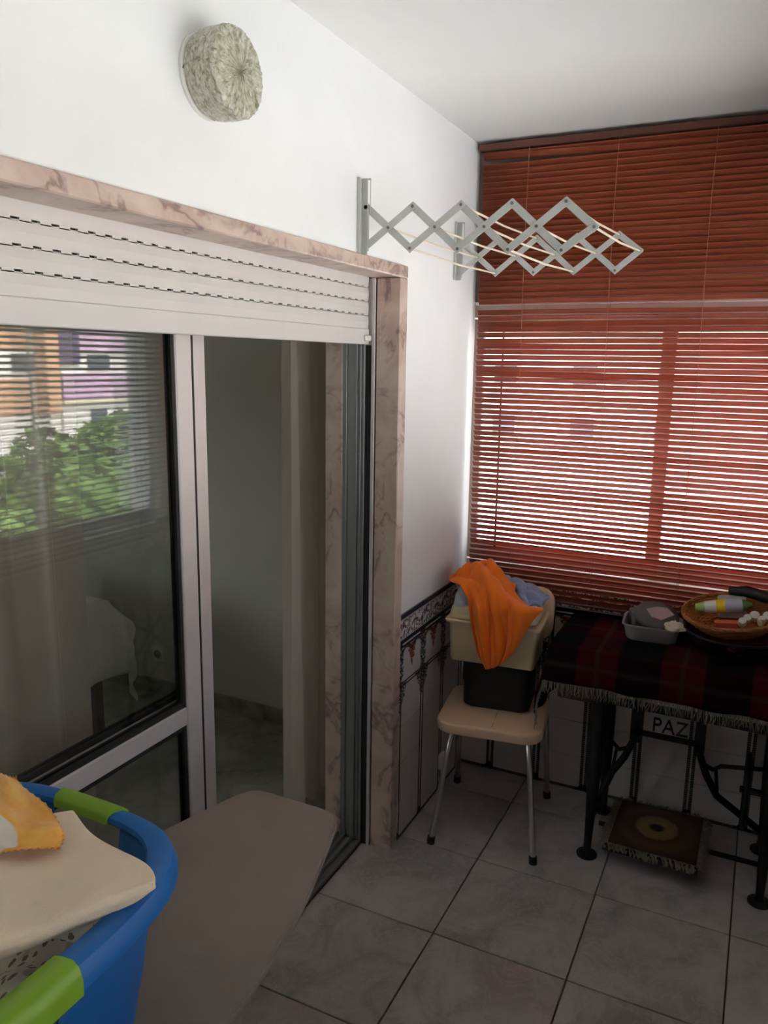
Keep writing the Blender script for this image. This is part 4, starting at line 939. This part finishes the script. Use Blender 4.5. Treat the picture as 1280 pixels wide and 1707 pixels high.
# laundry: printed cloth below, cream cloth, yellow napkin
nu, nv = 40, 50; P = np.zeros((nu, nv, 3))
for i in range(nu):
    for j in range(nv):
        u, v = i/(nu-1)*2-1, j/(nv-1)*2-1; r = max(abs(u), abs(v)); k_ = r/((abs(u)**3+abs(v)**3)**(1/3)+1e-9); x = BC[0]+u*k_*.172; y = BC[1]+v*k_*.255
        P[i, j] = (x, y, 1.055+.012*math.sin(9*u+5*v)+.008*math.sin(17*v-4*u)-.05*max(0, r-.8)*5*.3)
solid(MB().grid(P).build('printed_cloth', 'leaf_print', smooth=80, label='white cloth with brown and green leaf print at the bottom of the laundry', cat='cloth'), .012, -1)
cc = [[az(-190, 1470, 1.150), az(-100, 1415, 1.150), az(10, 1372, 1.152), az(122, 1357, 1.150)],
      [az(-190, 1510, 1.145), az(-90, 1470, 1.150), az(30, 1425, 1.150), az(149, 1394, 1.144)],
      [az(-190, 1570, 1.140), az(-80, 1530, 1.146), az(60, 1480, 1.146), az(206, 1424, 1.146)],
      [az(-190, 1630, 1.138), az(-70, 1580, 1.143), az(100, 1520, 1.142), az(251, 1449, 1.146)],
      [az(-190, 1660, 1.130), az(-70, 1605, 1.134), az(110, 1538, 1.136), az(260, 1468, 1.144)],
      [az(-190, 1672, 1.112), az(-70, 1614, 1.116), az(105, 1550, 1.116), az(256, 1479, 1.138)]]
nu, nv = 44, 60; P = crgrid(np.array(cc), nu, nv)
for i in range(nu):
    for j in range(nv):
        u, v = i/(nu-1), j/(nv-1); P[i, j, 2] += .0022*math.sin(v*14+u*5)+.0016*math.sin(u*16-v*7)+.004*math.exp(-((v-.72)**2+(u-.62)**2)/.006)
        P[i, j, 2] += .003*math.sin(v*40)*max(0, u-.75)
crm = MB().grid(P).build('cream_cloth', 'cream', smooth=80, label='folded plain cream cloth on top of the laundry basket', cat='cloth'); solid(crm, .005, -1); subd(crm, 1)
yc = [[az(-110, 1330, 1.168), az(-60, 1300, 1.178), az(-10, 1287, 1.184), az(26, 1292, 1.182)],
      [az(-110, 1360, 1.172), az(-50, 1335, 1.184), az(10, 1325, 1.190), az(62, 1330, 1.180)],
      [az(-110, 1395, 1.172), az(-45, 1375, 1.186), az(25, 1365, 1.188), az(96, 1366, 1.174)],
      [az(-110, 1425, 1.166), az(-40, 1405, 1.176), az(30, 1400, 1.178), az(108, 1398, 1.166)],
      [az(-110, 1445, 1.158), az(-30, 1425, 1.163), az(30, 1422, 1.163), az(98, 1410, 1.160)]]
nu, nv = 50, 70; P = crgrid(np.array(yc), nu, nv); UV = uvgrid(nu, nv)
for i in range(nu):
    for j in range(nv):
        u, v = i/(nu-1), j/(nv-1); P[i, j, 2] += .004*math.sin(v*11+u*6)*u*(1-u)*4+.003*math.sin(u*14-v*9)
        ed = max(0, abs(v-.5)*2-.93)/.07; eu = max(0, abs(u-.5)*2-.9)/.1
        P[i, j, 2] += .0022*ed*math.sin(u*95)+.0022*eu*math.sin(v*110); P[i, j, 0] += .0022*ed*math.cos(u*95)
UV2 = np.stack([UV[..., 1], 1-UV[..., 0]], -1)
nk = MB().grid(P, UV2).build('yellow_napkin', 'napkin', smooth=80, label='yellow orange napkin with white ring motif on the cream cloth', cat='napkin'); solid(nk, .003, 1); subd(nk, 1)

# ================================================================== OUTSIDE
GZ = -7.0
MB().box(-60, 140, -60, 140, GZ-.5, GZ).build('ground', 'ground', kind='structure', label='street ground far below the balcony')
def tree(x, y, top, r, seed, label):
    r_ = np.random.default_rng(seed); t = thing('tree', (x, y, GZ), label, 'tree', 'trees in the street below')
    MB().tube([(x, y, GZ), (x+.1, y, GZ+2.5), (x, y+.1, top-r)], [.22, .18, .1], 8).build('trunk', 'bark', t, smooth=50)
    n = 5200; ctr = np.array((x, y, top-r)); blobs = ctr+r_.normal(0, .5, (16, 3))*np.array((r, r, r*.55)); br_ = r_.uniform(.35, .6, 16)*r
    k = r_.integers(0, 16, n); d = r_.normal(size=(n, 3)); d /= np.linalg.norm(d, axis=1)[:, None]; c = blobs[k]+d*(br_[k]*r_.uniform(.6, 1, n)**.4)[:, None]; c[:, 2] = np.minimum(c[:, 2], top)
    a = r_.normal(size=(n, 3)); a /= np.linalg.norm(a, axis=1)[:, None]; b = np.cross(a, d); b /= np.linalg.norm(b, axis=1)[:, None]+1e-6; s = r_.uniform(.07, .13, n)[:, None]*(1+.5*(r > 2))
    V = np.stack([c-a*s*1.5, c-b*s, c+a*s*1.5, c+b*s], 1).reshape(-1, 3); m = MB(); m.v = [tuple(p) for p in V]; m.uv = [(0, 0)]*len(m.v); m.f = [(4*i, 4*i+1, 4*i+2, 4*i+3) for i in range(n)]
    m.build('crown', 'leaf', t)
tree(13.0, 10.4, .75, 2.0, 1, 'bushy green street tree before the mauve balconies')
tree(15.5, 14.9, .35, 2.1, 2, 'broad green street tree past the mauve balconies')
tree(12.4, 5.0, .45, 1.6, 3, 'green street tree before the orange house')
def facade(name, label, x, ya, yb, z0, bands, wins, normal='x'):
    t = thing(name, (x, (ya+yb)/2, GZ) if normal == 'x' else ((ya+yb)/2, x, GZ), label, 'building')
    def bx(m, d0, d1, a, b, c, d): return m.box(x+d0, x+d1, a, b, c, d) if normal == 'x' else m.box(a, b, x+d0, x+d1, c, d)
    for a, b, c, d, mat, pr in bands: bx(MB(), -pr, 6, a, b, c, d).build('wall', mat, t)
    for a, b, c, d in wins:
        w = bx(MB(), -.09, .05, a, b, c, d).build('window', 'fac_white', t); bx(MB(), -.12, -.088, a+.08, b-.08, c+.08, d-.08).build('pane', 'fac_glass', w)
    return t
X0 = 55.0
ba = [(47.6, 90, GZ, -2.6, 'fac_white', .0), (47.6, 90, -2.6, -2.2, 'fac_cream', .3), (47.6, 90, -2.2, .2, 'fac_pink', .25), (47.6, 90, .2, 2.1, 'fac_white', 0), (47.6, 90, 2.1, 4.5, 'fac_pink', .25), (47.6, 90, 4.5, 6.4, 'fac_white', 0), (47.6, 90, 6.4, 9.0, 'fac_pink', .25), (47.6, 90, 9, 11, 'fac_white', 0)]
wa = [(50.5+6.0*k, 53.4+6.0*k, z, z+1.6) for k in range(6) for z in (.35, 4.65)]+[(50.6+5*k, 52.8+5*k, -4.6, -3.0) for k in range(7)]
ba += [(46.8, 49.6, 1.0, 7.5, 'fac_dark', .28)]
facade('apartment_building', 'mauve and white apartment block with long balconies across the street', X0, 47.6, 90, GZ, ba, wa)
bo_ = [(10, 46.8, GZ, -3.2, 'fac_white', 0), (10, 46.8, -3.2, -.2, 'fac_orange', .1), (10, 46.8, -.2, 2.2, 'fac_white', 0), (10, 46.8, 2.2, 4.2, 'fac_orange', .1), (10, 46.8, 4.2, 7, 'fac_white', 0), (44.4, 46.8, -3.2, 9, 'fac_orange', .3)]
facade('apartment_building', 'orange and white terraced house across the street', X0-.5, 10, 46.8, GZ, bo_, [(12+5*k, 14.6+5*k, .3, 1.9) for k in range(7)])
facade('apartment_building', 'red rendered house at the end of the street behind the blind', 22.0, -1.75, 9, GZ, [(-1.75, 9, GZ, -3.0, 'fac_white', 0), (-1.75, 9, -3.0, 2.6, 'fac_red', .1)], [(1.0, 2.2, -.5, 1.0), (4, 5.2, -.5, 1.0)], 'y')
facade('apartment_building', 'tall pale apartment block at the end of the street', 46.0, -34, 4, GZ, [(-34, 4, GZ, 3.2, 'fac_white', 0), (-34, 4, 3.2, 3.6, 'fac_cream', .3)], [(-30+5*k, -28.4+5*k, z, z+1.5) for k in range(6) for z in (-3, .4)], 'y')
